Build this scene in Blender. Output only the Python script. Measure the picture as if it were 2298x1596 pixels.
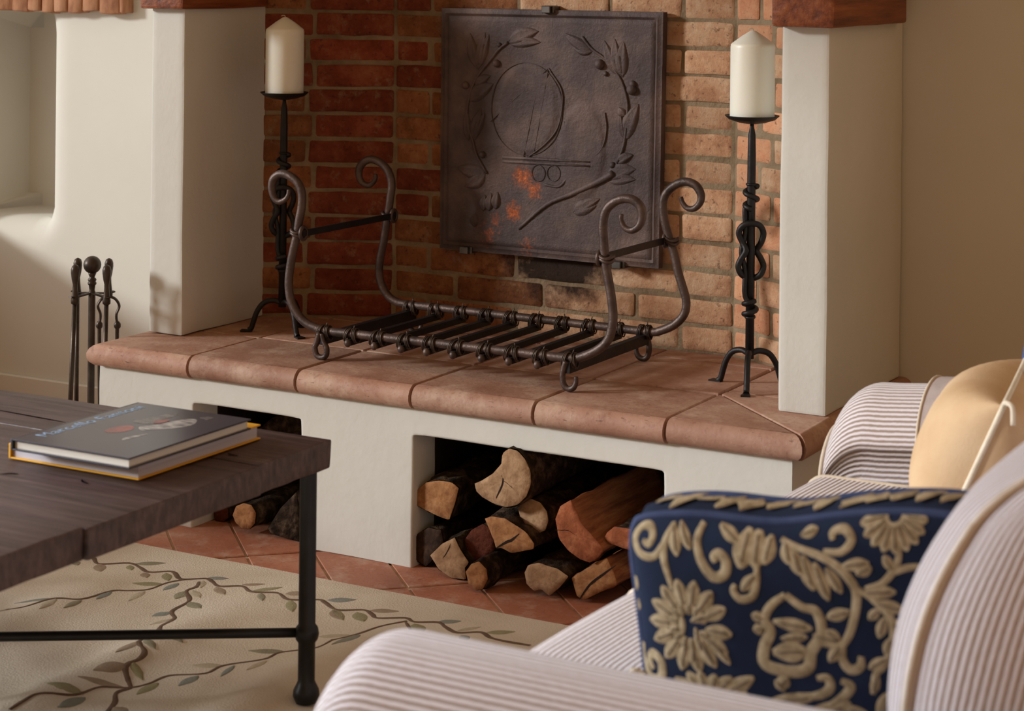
import bpy, bmesh, math, random
import numpy as np
from mathutils import Vector, Matrix, noise

random.seed(7); RNG = np.random.RandomState(11)
for o in list(bpy.data.objects): bpy.data.objects.remove(o, do_unlink=True)
SC = bpy.context.scene
COL = SC.collection
PI = math.pi

# ---------------------------------------------------------------- camera
cam_d = bpy.data.cameras.new('camera'); cam = bpy.data.objects.new('camera', cam_d); COL.objects.link(cam)
YAW, ROLL = math.radians(29.0441), math.radians(0.6183)
CAM = Vector((3.20658, -3.72154, 1.32479))
fwd = Vector((-math.sin(YAW), math.cos(YAW), 0)); r0 = Vector((math.cos(YAW), math.sin(YAW), 0)); u0 = Vector((0, 0, 1))
rx = r0*math.cos(ROLL) + u0*math.sin(ROLL); ux = -r0*math.sin(ROLL) + u0*math.cos(ROLL)
m = Matrix.Identity(4)
for i in range(3):
    m[i][0], m[i][1], m[i][2], m[i][3] = rx[i], ux[i], -fwd[i], CAM[i]
cam.matrix_world = m
cam_d.sensor_width = 36; cam_d.lens = 4569.07/2298*36; cam_d.shift_y = (-98.165-798)/2298
cam_d.clip_start = .05; cam_d.clip_end = 60
cam_d.dof.use_dof = True; cam_d.dof.focus_distance = 4.55; cam_d.dof.aperture_fstop = 6.3
SC.camera = cam

# ---------------------------------------------------------------- light
w = bpy.data.worlds.new('world'); SC.world = w; w.use_nodes = True
bg = w.node_tree.nodes['Background']; bg.inputs[0].default_value = (1.0, .59, .28, 1); bg.inputs[1].default_value = .385
def lamp(name, kind, loc, direction, energy, color, **kw):
    d = bpy.data.lights.new(name, kind); d.energy = energy; d.color = color
    for k, v in kw.items(): setattr(d, k, v)
    o = bpy.data.objects.new(name, d); COL.objects.link(o); o.location = loc
    o.rotation_euler = Vector(direction).to_track_quat('-Z', 'Y').to_euler()
    return o
SUN_AZ, SUN_EL = math.radians(36), math.radians(17)
lamp('low_sun', 'SUN', (-4, -3, 3), (math.cos(SUN_AZ)*math.cos(SUN_EL), math.sin(SUN_AZ)*math.cos(SUN_EL), -math.sin(SUN_EL)), 2.65, (.95, .985, 1), angle=math.radians(8))
lamp('window_daylight', 'AREA', (-1.36, -.75, 1.5), (1, 0, -.1), 14, (.82, .91, 1), shape='RECTANGLE', size=2.4, size_y=1.75)
lamp('window_daylight', 'AREA', (-1.36, -2.45, 1.65), (1, -.08, -.5), 68, (.76, .87, 1), shape='RECTANGLE', size=1.8, size_y=1.3, spread=math.radians(84))
SC.view_settings.view_transform = 'Standard'; SC.view_settings.look = 'None'
SC.view_settings.exposure = 0.06; SC.view_settings.gamma = 1.0; SC.view_settings.use_curve_mapping = False

# ---------------------------------------------------------------- helpers
WLOC = {}
def link(o, parent, world):
    COL.objects.link(o)
    pw = WLOC[parent.name] if parent else Vector((0, 0, 0))
    if parent: o.parent = parent
    o.location = Vector(world) - pw; WLOC[o.name] = Vector(world)
    return o
def thing(name, label, cat, loc=(0, 0, 0), group=None):
    o = bpy.data.objects.new(name, None); o.empty_display_size = .05
    link(o, None, loc); return tag(o, label, cat, group)
def tag(o, label, cat, group=None):
    o['label'] = label; o['category'] = cat
    if group: o['group'] = group
    return o
def struct(o): o['kind'] = 'structure'; return o
class MB:
    def __init__(s): s.v = []; s.f = []
    def add(s, vf):
        v, f = vf; n = len(s.v); s.v += [tuple(p) for p in v]; s.f += [tuple(i+n for i in q) for q in f]; return s
def mk(name, vf, mat, parent=None, smooth=False, uv=None, at=None, sharp=None):
    """mesh from world-space verts; origin at `at` (default: the parent's origin)"""
    if isinstance(vf, MB): vf = (vf.v, vf.f)
    v, f = vf
    o0 = Vector(at) if at is not None else (WLOC[parent.name] if parent else Vector((0, 0, 0)))
    me = bpy.data.meshes.new(name); me.from_pydata([(p[0]-o0.x, p[1]-o0.y, p[2]-o0.z) for p in v], [], f)
    if uv is not None:
        l = me.uv_layers.new(name='UVMap')
        for lp in me.loops: l.data[lp.index].uv = uv[lp.vertex_index]
    bm = bmesh.new(); bm.from_mesh(me); bmesh.ops.recalc_face_normals(bm, faces=bm.faces); bm.to_mesh(me); bm.free()
    me.materials.append(mat)
    if smooth or sharp is not None: me.polygons.foreach_set('use_smooth', [True]*len(me.polygons))
    if sharp is not None: me.set_sharp_from_angle(angle=math.radians(sharp))
    me.update()
    return link(bpy.data.objects.new(name, me), parent, o0)
def catmull(pts, n=6, closed=False):
    P = [Vector(p) for p in pts]; out = []; N = len(P)
    rng = range(N) if closed else range(N-1)
    for i in rng:
        p1, p2 = P[i], P[(i+1) % N]
        p0 = P[i-1] if (closed or i > 0) else p1*2-p2
        p3 = P[(i+2) % N] if (closed or i+2 < N) else p2*2-p1
        for k in range(n):
            t = k/n
            out.append(.5*((2*p1)+(p2-p0)*t+(2*p0-5*p1+4*p2-p3)*t*t+(3*p1-p0-3*p2+p3)*t**3))
    if not closed: out.append(P[-1].copy())
    return out
def tube(pts, r, seg=8, closed=False, flat=1.0, up=None):
    P = [Vector(p) for p in pts]; N = len(P); v = []; f = []
    T = []
    for i in range(N):
        a = P[(i-1) % N] if (closed or i > 0) else P[i]; b = P[(i+1) % N] if (closed or i < N-1) else P[i]
        T.append((b-a).normalized())
    n = Vector(up) if up else (Vector((0, 0, 1)) if abs(T[0].z) < .9 else Vector((1, 0, 0)))
    n = (n-T[0]*n.dot(T[0])).normalized()
    for i in range(N):
        n = (n-T[i]*n.dot(T[i])).normalized(); b = T[i].cross(n)
        rr = r[i] if hasattr(r, '__len__') else r
        for k in range(seg):
            a = 2*PI*k/seg; v.append(P[i]+n*(rr*flat*math.cos(a))+b*(rr*math.sin(a)))
    for i in range(N if closed else N-1):
        for k in range(seg):
            a, b2 = i*seg, ((i+1) % N)*seg
            f.append((a+k, a+(k+1) % seg, b2+(k+1) % seg, b2+k))
    if not closed: f += [tuple(reversed(range(seg))), tuple(range((N-1)*seg, N*seg))]
    return v, f
def lathe(prof, c, seg=24):
    """prof: (r,z) pairs, world z; c: (x,y)"""
    v = []; f = []
    for r, z in prof:
        for k in range(seg): a = 2*PI*k/seg; v.append((c[0]+r*math.cos(a), c[1]+r*math.sin(a), z))
    for i in range(len(prof)-1):
        for k in range(seg):
            a, b = i*seg, (i+1)*seg; f.append((a+k, a+(k+1) % seg, b+(k+1) % seg, b+k))
    f += [tuple(reversed(range(seg))), tuple(range((len(prof)-1)*seg, len(prof)*seg))]
    return v, f
def box(x0, x1, y0, y1, z0, z1, bev=0, seg=2, cuts=0, jit=0, seed=0):
    bm = bmesh.new(); bmesh.ops.create_cube(bm, size=1)
    for q in bm.verts: q.co = Vector(((x0+x1)/2+q.co.x*(x1-x0), (y0+y1)/2+q.co.y*(y1-y0), (z0+z1)/2+q.co.z*(z1-z0)))
    if jit:
        rr = random.Random(seed)
        for q in bm.verts: q.co += Vector((rr.uniform(-jit, jit), rr.uniform(-jit, jit), rr.uniform(-jit, jit)))
    if bev: bmesh.ops.bevel(bm, geom=list(bm.edges), offset=bev, segments=seg, profile=.6, affect='EDGES')
    if cuts: bmesh.ops.subdivide_edges(bm, edges=list(bm.edges), cuts=cuts, use_grid_fill=True)
    bm.verts.index_update(); v = [tuple(q.co) for q in bm.verts]; f = [tuple(q.index for q in fc.verts) for fc in bm.faces]; bm.free()
    return v, f
def wob(vf, amp, freq, seed=0):
    v, f = vf; out = []
    for p in v:
        q = Vector(p)*freq+Vector((seed*3.1, seed*1.7, seed)); d = noise.noise_vector(q)
        out.append((p[0]+d.x*amp, p[1]+d.y*amp, p[2]+d.z*amp))
    return out, f
def sphere(c, r, seg=14, rings=8, sc=(1, 1, 1)):
    v = []; f = []
    for i in range(1, rings):
        a = PI*i/rings
        for k in range(seg): b = 2*PI*k/seg; v.append((c[0]+r*sc[0]*math.sin(a)*math.cos(b), c[1]+r*sc[1]*math.sin(a)*math.sin(b), c[2]+r*sc[2]*math.cos(a)))
    n = len(v); v += [(c[0], c[1], c[2]+r*sc[2]), (c[0], c[1], c[2]-r*sc[2])]
    for i in range(rings-2):
        for k in range(seg): a, b = i*seg, (i+1)*seg; f.append((a+k, b+k, b+(k+1) % seg, a+(k+1) % seg))
    for k in range(seg): f += [(n, k, (k+1) % seg), (n+1, (rings-2)*seg+(k+1) % seg, (rings-2)*seg+k)]
    return v, f
def prism(poly, axis_from, axis_to):
    """poly: 3-D points, extruded by the vector axis_to-axis_from"""
    d = Vector(axis_to)-Vector(axis_from); n = len(poly)
    v = [Vector(p) for p in poly]+[Vector(p)+d for p in poly]
    f = [tuple(range(n)), tuple(reversed(range(n, 2*n)))]+[(i, (i+1) % n, n+(i+1) % n, n+i) for i in range(n)]
    return v, f

# ---------------------------------------------------------------- materials
def S(r, g, b):
    f = lambda c: (c/255/12.92) if c <= 10 else ((c/255+.055)/1.055)**2.4
    return (f(r), f(g), f(b), 1)
class Nt:
    def __init__(s, name):
        s.m = bpy.data.materials.new(name); s.m.use_nodes = True; s.t = s.m.node_tree
        s.b = s.t.nodes['Principled BSDF']
    def n(s, typ, **kw):
        q = s.t.nodes.new(typ)
        for k, v in kw.items():
            if k in q.inputs: q.inputs[k].default_value = v
            else: setattr(q, k, v)
        return q
    def l(s, a, b): s.t.links.new(a, b)
    def coord(s, kind='Object', scale=(1, 1, 1), rot=(0, 0, 0), loc=(0, 0, 0)):
        c = s.n('ShaderNodeTexCoord'); mp = s.n('ShaderNodeMapping')
        mp.inputs['Scale'].default_value = scale; mp.inputs['Rotation'].default_value = rot; mp.inputs['Location'].default_value = loc
        s.l(c.outputs[kind], mp.inputs[0]); return mp.outputs[0]
    def noise(s, vec, scale, detail=4, rough=.55):
        q = s.n('ShaderNodeTexNoise'); q.inputs['Scale'].default_value = scale; q.inputs['Detail'].default_value = detail; q.inputs['Roughness'].default_value = rough
        s.l(vec, q.inputs['Vector']); return q.outputs['Fac']
    def ramp(s, fac, stops):
        q = s.n('ShaderNodeValToRGB'); e = q.color_ramp.elements
        while len(e) < len(stops): e.new(.5)
        for i, (p, c) in enumerate(stops): e[i].position = p; e[i].color = c
        s.l(fac, q.inputs[0]); return q.outputs[0]
    def mix(s, fac, a, b, mode='MIX'):
        q = s.n('ShaderNodeMix', data_type='RGBA', blend_type=mode)
        for sock, val in ((q.inputs[0], fac), (q.inputs[6], a), (q.inputs[7], b)):
            if hasattr(val, 'is_linked') or hasattr(val, 'links'): s.l(val, sock)
            else: sock.default_value = val
        return q.outputs[2]
    def math(s, op, a, b=None, clamp=False):
        q = s.n('ShaderNodeMath', operation=op, use_clamp=clamp)
        for i, val in enumerate((a, b)):
            if val is None: continue
            if hasattr(val, 'links'): s.l(val, q.inputs[i])
            else: q.inputs[i].default_value = val
        return q.outputs[0]
    def bump(s, h, strength, dist=.01):
        q = s.n('ShaderNodeBump'); q.inputs['Strength'].default_value = strength; q.inputs['Distance'].default_value = dist
        s.l(h, q.inputs['Height']); s.l(q.outputs[0], s.b.inputs['Normal']); return q
    def fin(s, col=None, rough=.8, metal=0, spec=None):
        if col is not None:
            if hasattr(col, 'links'): s.l(col, s.b.inputs['Base Color'])
            else: s.b.inputs['Base Color'].default_value = col
        if hasattr(rough, 'links'): s.l(rough, s.b.inputs['Roughness'])
        else: s.b.inputs['Roughness'].default_value = rough
        s.b.inputs['Metallic'].default_value = metal
        if spec is not None: s.b.inputs['Specular IOR Level'].default_value = spec
        return s.m
def pm(name, cols, scale=8, rough=.85, bump=None, metal=0, spec=.3, rand=0, stretch=(1, 1, 1), coord='Object', detail=5):
    t = Nt(name); vec = t.coord(coord, stretch)
    fac = t.noise(vec, scale, detail)
    n = len(cols); col = t.ramp(fac, [(.3+.4*i/max(1, n-1), c) for i, c in enumerate(cols)]) if n > 1 else None
    if rand:
        oi = t.n('ShaderNodeObjectInfo'); hs = t.n('ShaderNodeHueSaturation')
        mr = t.n('ShaderNodeMapRange'); mr.inputs['To Min'].default_value = 1-rand; mr.inputs['To Max'].default_value = 1+rand*.8
        t.l(oi.outputs['Random'], mr.inputs[0]); t.l(mr.outputs[0], hs.inputs['Value'])
        sub = t.math('MULTIPLY_ADD', oi.outputs['Random'], 7.31); sub = t.math('FRACT', sub)
        mh = t.n('ShaderNodeMapRange'); mh.inputs['To Min'].default_value = .5-rand*.045; mh.inputs['To Max'].default_value = .5+rand*.045
        t.l(sub, mh.inputs[0]); t.l(mh.outputs[0], hs.inputs['Hue'])
        if col is None: hs.inputs['Color'].default_value = cols[0]
        else: t.l(col, hs.inputs['Color'])
        col = hs.outputs[0]
    if bump:
        t.bump(t.noise(vec, bump[1], 6, .6), bump[0], bump[2] if len(bump) > 2 else .01)
    return t.fin(col if col is not None else cols[0], rough, metal, spec)

RAIL_FRONT = [[0.4766,0.7794],[0.4748,0.7669],[0.4661,0.7561],[0.4486,0.7497],[0.4346,0.7591],[0.4279,0.7825],[0.434,0.8035],[0.454,0.8151],[0.478,0.8114],[0.5007,0.7974],[0.5122,0.7746],[0.5126,0.7438],[0.5056,0.7094],[0.4998,0.6751],[0.4903,0.6394],[0.482,0.5986],[0.4788,0.5602],[0.4855,0.5238],[0.5021,0.4976],[0.5235,0.4791],[0.5522,0.4686],[0.5879,0.4639],[1.2105,0.4674],[1.2456,0.4758],[1.2793,0.4935],[1.3001,0.5136],[1.3093,0.5362],[1.3131,0.5676],[1.3073,0.6122],[1.2996,0.6492],[1.2929,0.6817],[1.2893,0.7182],[1.2867,0.7557],[1.2926,0.7864],[1.3103,0.8064],[1.3342,0.8165],[1.3571,0.8152],[1.3748,0.8015],[1.3782,0.7802],[1.3711,0.762],[1.3547,0.7514],[1.338,0.7558],[1.3295,0.7711],[1.3304,0.7834]]
RAIL_BACK = [[0.4882,0.7853],[0.4858,0.7698],[0.4703,0.7567],[0.4506,0.761],[0.4399,0.7768],[0.441,0.7978],[0.4565,0.8152],[0.4786,0.8209],[0.5048,0.8125],[0.5257,0.793],[0.5351,0.7641],[0.5317,0.7312],[0.5269,0.6981],[0.5197,0.6583],[0.5137,0.6207],[0.5051,0.5839],[0.5016,0.5508],[0.5059,0.5227],[0.5231,0.4948],[0.5465,0.4794],[0.5812,0.4739],[1.2371,0.4715],[1.2627,0.4771],[1.2958,0.4935],[1.3198,0.519],[1.3249,0.5487],[1.3157,0.5811],[1.3043,0.6124],[1.2974,0.6421],[1.2882,0.6707],[1.2767,0.7021],[1.2674,0.7349],[1.2648,0.7681],[1.2734,0.791],[1.2954,0.8106],[1.3206,0.8193],[1.3449,0.8128],[1.3582,0.7935],[1.3562,0.7743],[1.3422,0.7603],[1.3246,0.7601],[1.3135,0.7714],[1.3089,0.7842]]
BAR_FX = [0.5805,0.6549,0.7257,0.7966,0.863,0.9308,1.0032,1.0711,1.1413,1.2126]
BAR_BX = [0.594,0.6649,0.7361,0.8051,0.8732,0.9415,1.0101,1.08,1.1523,1.2225]
PLATE = [[0.5878,1.1941],[1.1952,1.1969],[1.1897,0.5931],[0.5892,0.5944]]
STEMS = [[[0.724,0.79],[0.694,0.834],[0.683,0.868],[0.668,0.911],[0.667,0.954],[0.679,0.998],[0.696,1.029],[0.731,1.069],[0.755,1.096],[0.78,1.114]],[[0.983,1.133],[1.011,1.104],[1.049,1.08],[1.078,1.048],[1.096,1.015],[1.106,0.974],[1.104,0.932],[1.098,0.882],[1.08,0.835]]]
LEAVES = [[[0.78,1.114],[0.863,1.144],0.0259],[[0.785,1.11],[0.87,1.117],0.0194],[[0.694,1.047],[0.672,1.133],0.0216],[[0.696,1.044],[0.715,1.136],0.0194],[[0.701,1.051],[0.726,1.132],0.0173],[[0.672,0.965],[0.739,1.011],0.028],[[0.687,1.003],[0.731,1.031],0.0173],[[0.671,0.867],[0.665,0.945],0.0151],[[0.686,0.868],[0.705,0.949],0.0216],[[0.688,0.872],[0.716,0.939],0.0151],[[0.719,0.794],[0.639,0.8],0.0259],[[0.719,0.79],[0.659,0.753],0.0259],[[1.007,1.102],[0.935,1.14],0.0194],[[1.011,1.1],[0.959,1.107],0.0173],[[1.082,1.044],[1.042,1.126],0.0216],[[1.087,1.042],[1.07,1.131],0.0237],[[1.092,1.04],[1.094,1.126],0.0259],[[1.1,0.89],[1.134,0.979],0.028],[[1.102,0.949],[1.081,0.969],0.0151],[[1.098,0.894],[1.086,0.956],0.0129],[[1.078,0.835],[1.121,0.858],0.0173],[[1.053,0.8],[1.129,0.825],0.0302],[[1.057,0.791],[1.129,0.8],0.0216],[[0.964,0.709],[1.025,0.731],0.0259],[[0.978,0.715],[1.034,0.748],0.0173],[[0.715,0.696],[0.72,0.736],0.0173],[[0.73,0.697],[0.737,0.741],0.0173],[[0.75,0.703],[0.755,0.746],0.0173],[[0.691,0.655],[0.693,0.69],0.0173]]
BERRIES = [[0.661,1.004,0.0095],[0.748,1.061,0.0095],[0.711,0.835,0.0086],[0.755,1.107,0.006],[1.031,1.069,0.0121],[1.117,1.012,0.0129],[1.119,1.025,0.0086],[1.047,1.047,0.006],[1.068,0.83,0.0078]]
LINES = {'torch':[[0.815,0.66],[0.892,0.724],[0.968,0.758],[1.034,0.79],[1.071,0.811]],'l1':[[0.893,1.054],[0.733,0.918]],'l2':[[0.893,1.054],[0.856,0.847]],'l3':[[0.86,0.993],[0.827,0.837]],'arc':[[0.893,1.054],[0.927,1.008],[0.932,0.966],[0.919,0.91],[0.885,0.87],[0.842,0.838]],'arc2':[[1.046,0.954],[1.051,0.913],[1.038,0.866],[1.0,0.834]],'bar1':[[0.768,0.832],[1.01,0.834]],'bar2':[[0.769,0.822],[1.01,0.824]],'sc1':[[0.886,0.772],[0.925,0.77],[0.953,0.798],[0.986,0.821]],'l4':[[0.937,0.928],[0.953,0.857]]}
CIRC = [[[0.833,0.953],[0.932,0.958],[0.835,0.84]],[[0.867,0.799],[0.886,0.8],[0.867,0.779]],[[0.91,0.801],[0.928,0.802],[0.91,0.782]],[[0.98,0.956],[1.048,0.959],[0.981,0.842]]]
RUST = [[0.823,0.785],[0.853,0.753],[0.79,0.695],[0.746,0.672],[0.726,0.636]]
VINES = [[[0.13,-0.252],[0.201,-0.289],[0.26,-0.307],[0.285,-0.3],[0.326,-0.328],[0.376,-0.291],[0.414,-0.301],[0.455,-0.32],[0.493,-0.29],[0.542,-0.322],[0.583,-0.292],[0.607,-0.301],[0.64,-0.319],[0.68,-0.295],[0.72,-0.316],[0.768,-0.294],[0.813,-0.317],[0.864,-0.287],[0.883,-0.292],[0.923,-0.318],[0.942,-0.319],[0.981,-0.294],[1.009,-0.308],[1.032,-0.323],[1.077,-0.293],[1.106,-0.304],[1.146,-0.282],[1.173,-0.298],[1.21,-0.315],[1.248,-0.29],[1.279,-0.307],[1.311,-0.311],[1.367,-0.308]],[[0.361,-0.741],[0.383,-0.69],[0.418,-0.663],[0.426,-0.59],[0.467,-0.549],[0.477,-0.466],[0.501,-0.441],[0.528,-0.411],[0.533,-0.356],[0.553,-0.319],[0.58,-0.296]],[[0.586,-0.317],[0.601,-0.344],[0.601,-0.38],[0.635,-0.413],[0.649,-0.439],[0.657,-0.497],[0.694,-0.535],[0.701,-0.58],[0.71,-0.601],[0.739,-0.646],[0.742,-0.7],[0.761,-0.724],[0.791,-0.745],[0.804,-0.776],[0.808,-0.82],[0.856,-0.865],[0.861,-0.875],[0.857,-0.904],[0.882,-0.938],[0.899,-0.979],[0.916,-1.018]],[[0.784,-1.096],[0.776,-1.052],[0.776,-1.013],[0.816,-0.968],[0.826,-0.909],[0.861,-0.871],[0.875,-0.836],[0.881,-0.786],[0.929,-0.744],[0.933,-0.694],[0.977,-0.629],[0.98,-0.588],[1.005,-0.558],[1.032,-0.532],[1.031,-0.482],[1.033,-0.481],[1.055,-0.435],[1.066,-0.369],[1.09,-0.308]],[[1.093,-0.316],[1.107,-0.331],[1.136,-0.364],[1.162,-0.416]]]
RUGLEAVES = [[[0.391,-0.288],[0.444,-0.25],0.025],[[0.326,-0.328],[0.368,-0.373],0.026],[[0.388,-0.303],[0.416,-0.331],0.017],[[0.45,-0.33],[0.476,-0.354],0.021],[[0.489,-0.306],[0.527,-0.346],0.021],[[0.585,-0.286],[0.625,-0.268],0.021],[[0.531,-0.368],[0.476,-0.401],0.025],[[0.477,-0.467],[0.486,-0.525],0.018],[[0.528,-0.424],[0.541,-0.492],0.02],[[0.555,-0.347],[0.557,-0.401],0.02],[[0.589,-0.308],[0.613,-0.349],0.018],[[0.601,-0.38],[0.614,-0.432],0.026],[[0.609,-0.37],[0.653,-0.402],0.021],[[0.649,-0.434],[0.7,-0.46],0.027],[[0.637,-0.328],[0.684,-0.36],0.022],[[0.741,-0.314],[0.776,-0.357],0.016],[[0.674,-0.288],[0.712,-0.259],0.016],[[0.718,-0.31],[0.755,-0.258],0.02],[[0.787,-0.292],[0.817,-0.262],0.028],[[0.819,-0.32],[0.865,-0.378],0.022],[[0.883,-0.281],[0.931,-0.247],0.028],[[0.924,-0.32],[0.981,-0.369],0.021],[[0.658,-0.502],[0.641,-0.54],0.026],[[0.69,-0.538],[0.673,-0.586],0.018],[[0.426,-0.59],[0.366,-0.632],0.018],[[0.434,-0.586],[0.451,-0.654],0.019],[[0.471,-0.552],[0.476,-0.611],0.016],[[0.375,-0.682],[0.394,-0.683],0.029],[[0.754,-0.637],[0.808,-0.654],0.022],[[0.742,-0.705],[0.755,-0.785],0.023],[[0.744,-0.689],[0.797,-0.722],0.017],[[0.803,-0.814],[0.781,-0.878],0.032],[[0.802,-0.795],[0.858,-0.832],0.019],[[0.859,-0.877],[0.778,-0.916],0.019],[[0.825,-0.954],[0.752,-0.967],0.023],[[0.833,-0.958],[0.826,-1.023],0.023],[[0.886,-0.824],[0.89,-0.889],0.023],[[0.926,-0.759],[0.927,-0.818],0.022],[[0.931,-0.695],[0.882,-0.724],0.023],[[0.95,-0.683],[0.963,-0.742],0.013],[[0.987,-0.633],[0.984,-0.692],0.017],[[0.985,-0.575],[0.925,-0.606],0.025],[[0.993,-0.474],[1.044,-0.443],0.022],[[1.058,-0.44],[1.05,-0.511],0.015],[[0.894,-0.956],[0.933,-0.966],0.028],[[0.266,-0.338],[0.294,-0.36],0.019],[[0.927,-0.329],[0.979,-0.367],0.026],[[0.976,-0.314],[1.021,-0.356],0.028],[[0.992,-0.29],[1.045,-0.265],0.024],[[1.112,-0.315],[1.152,-0.351],0.029],[[1.145,-0.281],[1.182,-0.253],0.023],[[1.259,-0.287],[1.304,-0.253],0.023],[[1.065,-0.436],[1.048,-0.51],0.021],[[1.205,-0.306],[1.232,-0.263],0.015],[[1.225,-0.327],[1.249,-0.338],0.021]]
LOGS = {'a':[0.05,[[0.882,0.143],[0.891,0.164],[0.914,0.183],[0.945,0.191],[0.977,0.192],[0.996,0.182],[0.987,0.147],[0.973,0.11],[0.946,0.114],[0.914,0.123],[0.882,0.133]]],'b':[0.015,[[1.055,0.207],[1.071,0.215],[1.099,0.234],[1.12,0.258],[1.122,0.28],[1.137,0.292],[1.158,0.29],[1.177,0.274],[1.189,0.252],[1.191,0.226],[1.181,0.198],[1.16,0.177],[1.133,0.168],[1.103,0.171],[1.075,0.181],[1.059,0.192]]],'c':[0.045,[[1.144,0.16],[1.155,0.177],[1.176,0.185],[1.197,0.18],[1.213,0.164],[1.217,0.144],[1.21,0.124],[1.192,0.114],[1.171,0.119],[1.153,0.134]]],'d':[0.0,[[1.257,0.165],[1.268,0.193],[1.292,0.209],[1.306,0.188],[1.318,0.164],[1.344,0.142],[1.37,0.12],[1.359,0.103],[1.339,0.087],[1.313,0.091],[1.287,0.105],[1.266,0.125]]],'e':[0.02,[[1.366,0.148],[1.383,0.163],[1.434,0.163],[1.471,0.156],[1.468,0.13],[1.434,0.12],[1.406,0.121],[1.369,0.128],[1.36,0.137]]],'f':[0.005,[[1.087,0.14],[1.102,0.147],[1.136,0.147],[1.166,0.135],[1.187,0.125],[1.205,0.105],[1.205,0.094],[1.152,0.077],[1.127,0.085],[1.115,0.081],[1.109,0.098]]],'g':[0.05,[[0.882,0.045],[0.893,0.068],[0.921,0.086],[0.953,0.085],[0.96,0.059],[0.947,0.03],[0.916,0.001],[0.887,0.013]]],'h':[0.006,[[0.953,0.042],[0.982,0.071],[1.013,0.089],[1.026,0.067],[1.049,0.041],[1.039,0.029],[1.042,0.004],[1.005,0.002],[0.974,0.016]]],'i':[0.03,[[1.018,0.073],[1.04,0.103],[1.067,0.12],[1.095,0.111],[1.098,0.072],[1.083,0.048],[1.04,0.036],[1.022,0.049]]],'j':[-0.045,[[1.071,0.039],[1.084,0.057],[1.102,0.065],[1.12,0.052],[1.124,0.032],[1.112,0.009],[1.097,0.004],[1.078,0.014]]],'k':[-0.0,[[1.186,0.043],[1.194,0.06],[1.22,0.069],[1.235,0.066],[1.264,0.063],[1.289,0.051],[1.268,0.025],[1.245,0.004],[1.227,0.015],[1.209,0.009],[1.191,0.02]]],'l':[0.01,[[1.291,0.046],[1.326,0.072],[1.371,0.1],[1.389,0.069],[1.395,0.05],[1.318,0.004],[1.303,0.012]]],'m':[0.1,[[0.304,0.022],[0.324,0.037],[0.347,0.034],[0.347,0.013],[0.329,-0.002],[0.31,0.002]]],'n':[0.05,[[0.397,0.038],[0.406,0.06],[0.427,0.07],[0.449,0.069],[0.462,0.053],[0.46,0.029],[0.446,0.014],[0.424,0.012],[0.406,0.022]]],'o':[0.06,[[0.489,0.019],[0.524,0.071],[0.566,0.112],[0.572,0.078],[0.576,0.003],[0.543,0.004],[0.496,0.009]]]}
M = {}
M['plaster'] = pm('cream_plaster', [S(204, 202, 193), S(212, 209, 200)], 3, .9, (.25, 45, .004), spec=.15)
M['wallpaint'] = pm('cream_wall_paint', [S(209, 205, 193), S(216, 212, 201)], 2, .9, (.12, 30, .004), spec=.15)
M['mortar'] = pm('lime_mortar', [S(112, 93, 72), S(150, 131, 106)], 14, .95, (.7, 90, .006), spec=.1)
M['grout'] = pm('terracotta_grout', [S(150, 118, 94), S(186, 156, 128)], 20, .95, (.5, 120, .004), spec=.1)
def brick_mat(name, cols, rand):
    t = Nt(name); vec = t.coord('Object')
    f1 = t.noise(vec, 16, 7, .7); n = len(cols)
    col = t.ramp(f1, [(.28+.44*i/(n-1), c) for i, c in enumerate(cols)])
    oi = t.n('ShaderNodeObjectInfo'); hs = t.n('ShaderNodeHueSaturation')
    mr = t.n('ShaderNodeMapRange'); mr.inputs['To Min'].default_value = 1-rand; mr.inputs['To Max'].default_value = 1+rand*.6
    t.l(oi.outputs['Random'], mr.inputs[0]); t.l(mr.outputs[0], hs.inputs['Value']); t.l(col, hs.inputs['Color'])
    # smears of mortar on the faces, small dark pits
    sm = t.ramp(t.noise(vec, 26, 5, .7), [(.56, (0, 0, 0, 1)), (.72, (1, 1, 1, 1))])
    c2 = t.mix(t.math('MULTIPLY', sm, .45), hs.outputs[0], S(160, 142, 114))
    pit = t.ramp(t.noise(vec, 85, 4, .6), [(.30, (1, 1, 1, 1)), (.40, (0, 0, 0, 1))])
    c3 = t.mix(t.math('MULTIPLY', pit, .6), c2, S(58, 36, 28))
    # soot stain under the iron plate: an irregular blotch
    c = t.coord('Object', loc=(-.0, 0, -.565), scale=(1, 0, 1)); sv = t.n('ShaderNodeVectorMath', operation='MULTIPLY'); sv.inputs[1].default_value = (4.6, 0, 11); t.l(c, sv.inputs[0])
    ln = t.n('ShaderNodeVectorMath', operation='LENGTH'); t.l(sv.outputs[0], ln.inputs[0])
    d = t.math('ADD', ln.outputs['Value'], t.math('MULTIPLY', t.noise(vec, 16, 5, .7), 1.5))
    soot = t.ramp(d, [(.0, (1, 1, 1, 1)), (1.0, (0, 0, 0, 1))])
    mp = t.n('ShaderNodeMapRange'); mp.inputs['From Min'].default_value = 1.15; mp.inputs['From Max'].default_value = 1.75; mp.inputs['To Min'].default_value = .93; mp.inputs['To Max'].default_value = 0
    t.l(d, mp.inputs[0])
    c4 = t.mix(mp.outputs[0], c3, S(30, 25, 24))
    t.bump(t.noise(vec, 70, 8, .7), .75, .006)
    return t.fin(c4, .92, 0, .15)
M['brick_red'] = brick_mat('red_brick', [S(98, 46, 30), S(130, 64, 44), S(152, 92, 66)], .26)
M['brick_brown'] = brick_mat('brown_brick', [S(106, 64, 40), S(138, 88, 58), S(164, 116, 80)], .24)
M['brick_tan'] = brick_mat('tan_brick', [S(156, 106, 76), S(192, 148, 114), S(212, 180, 148)], .2)
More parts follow.
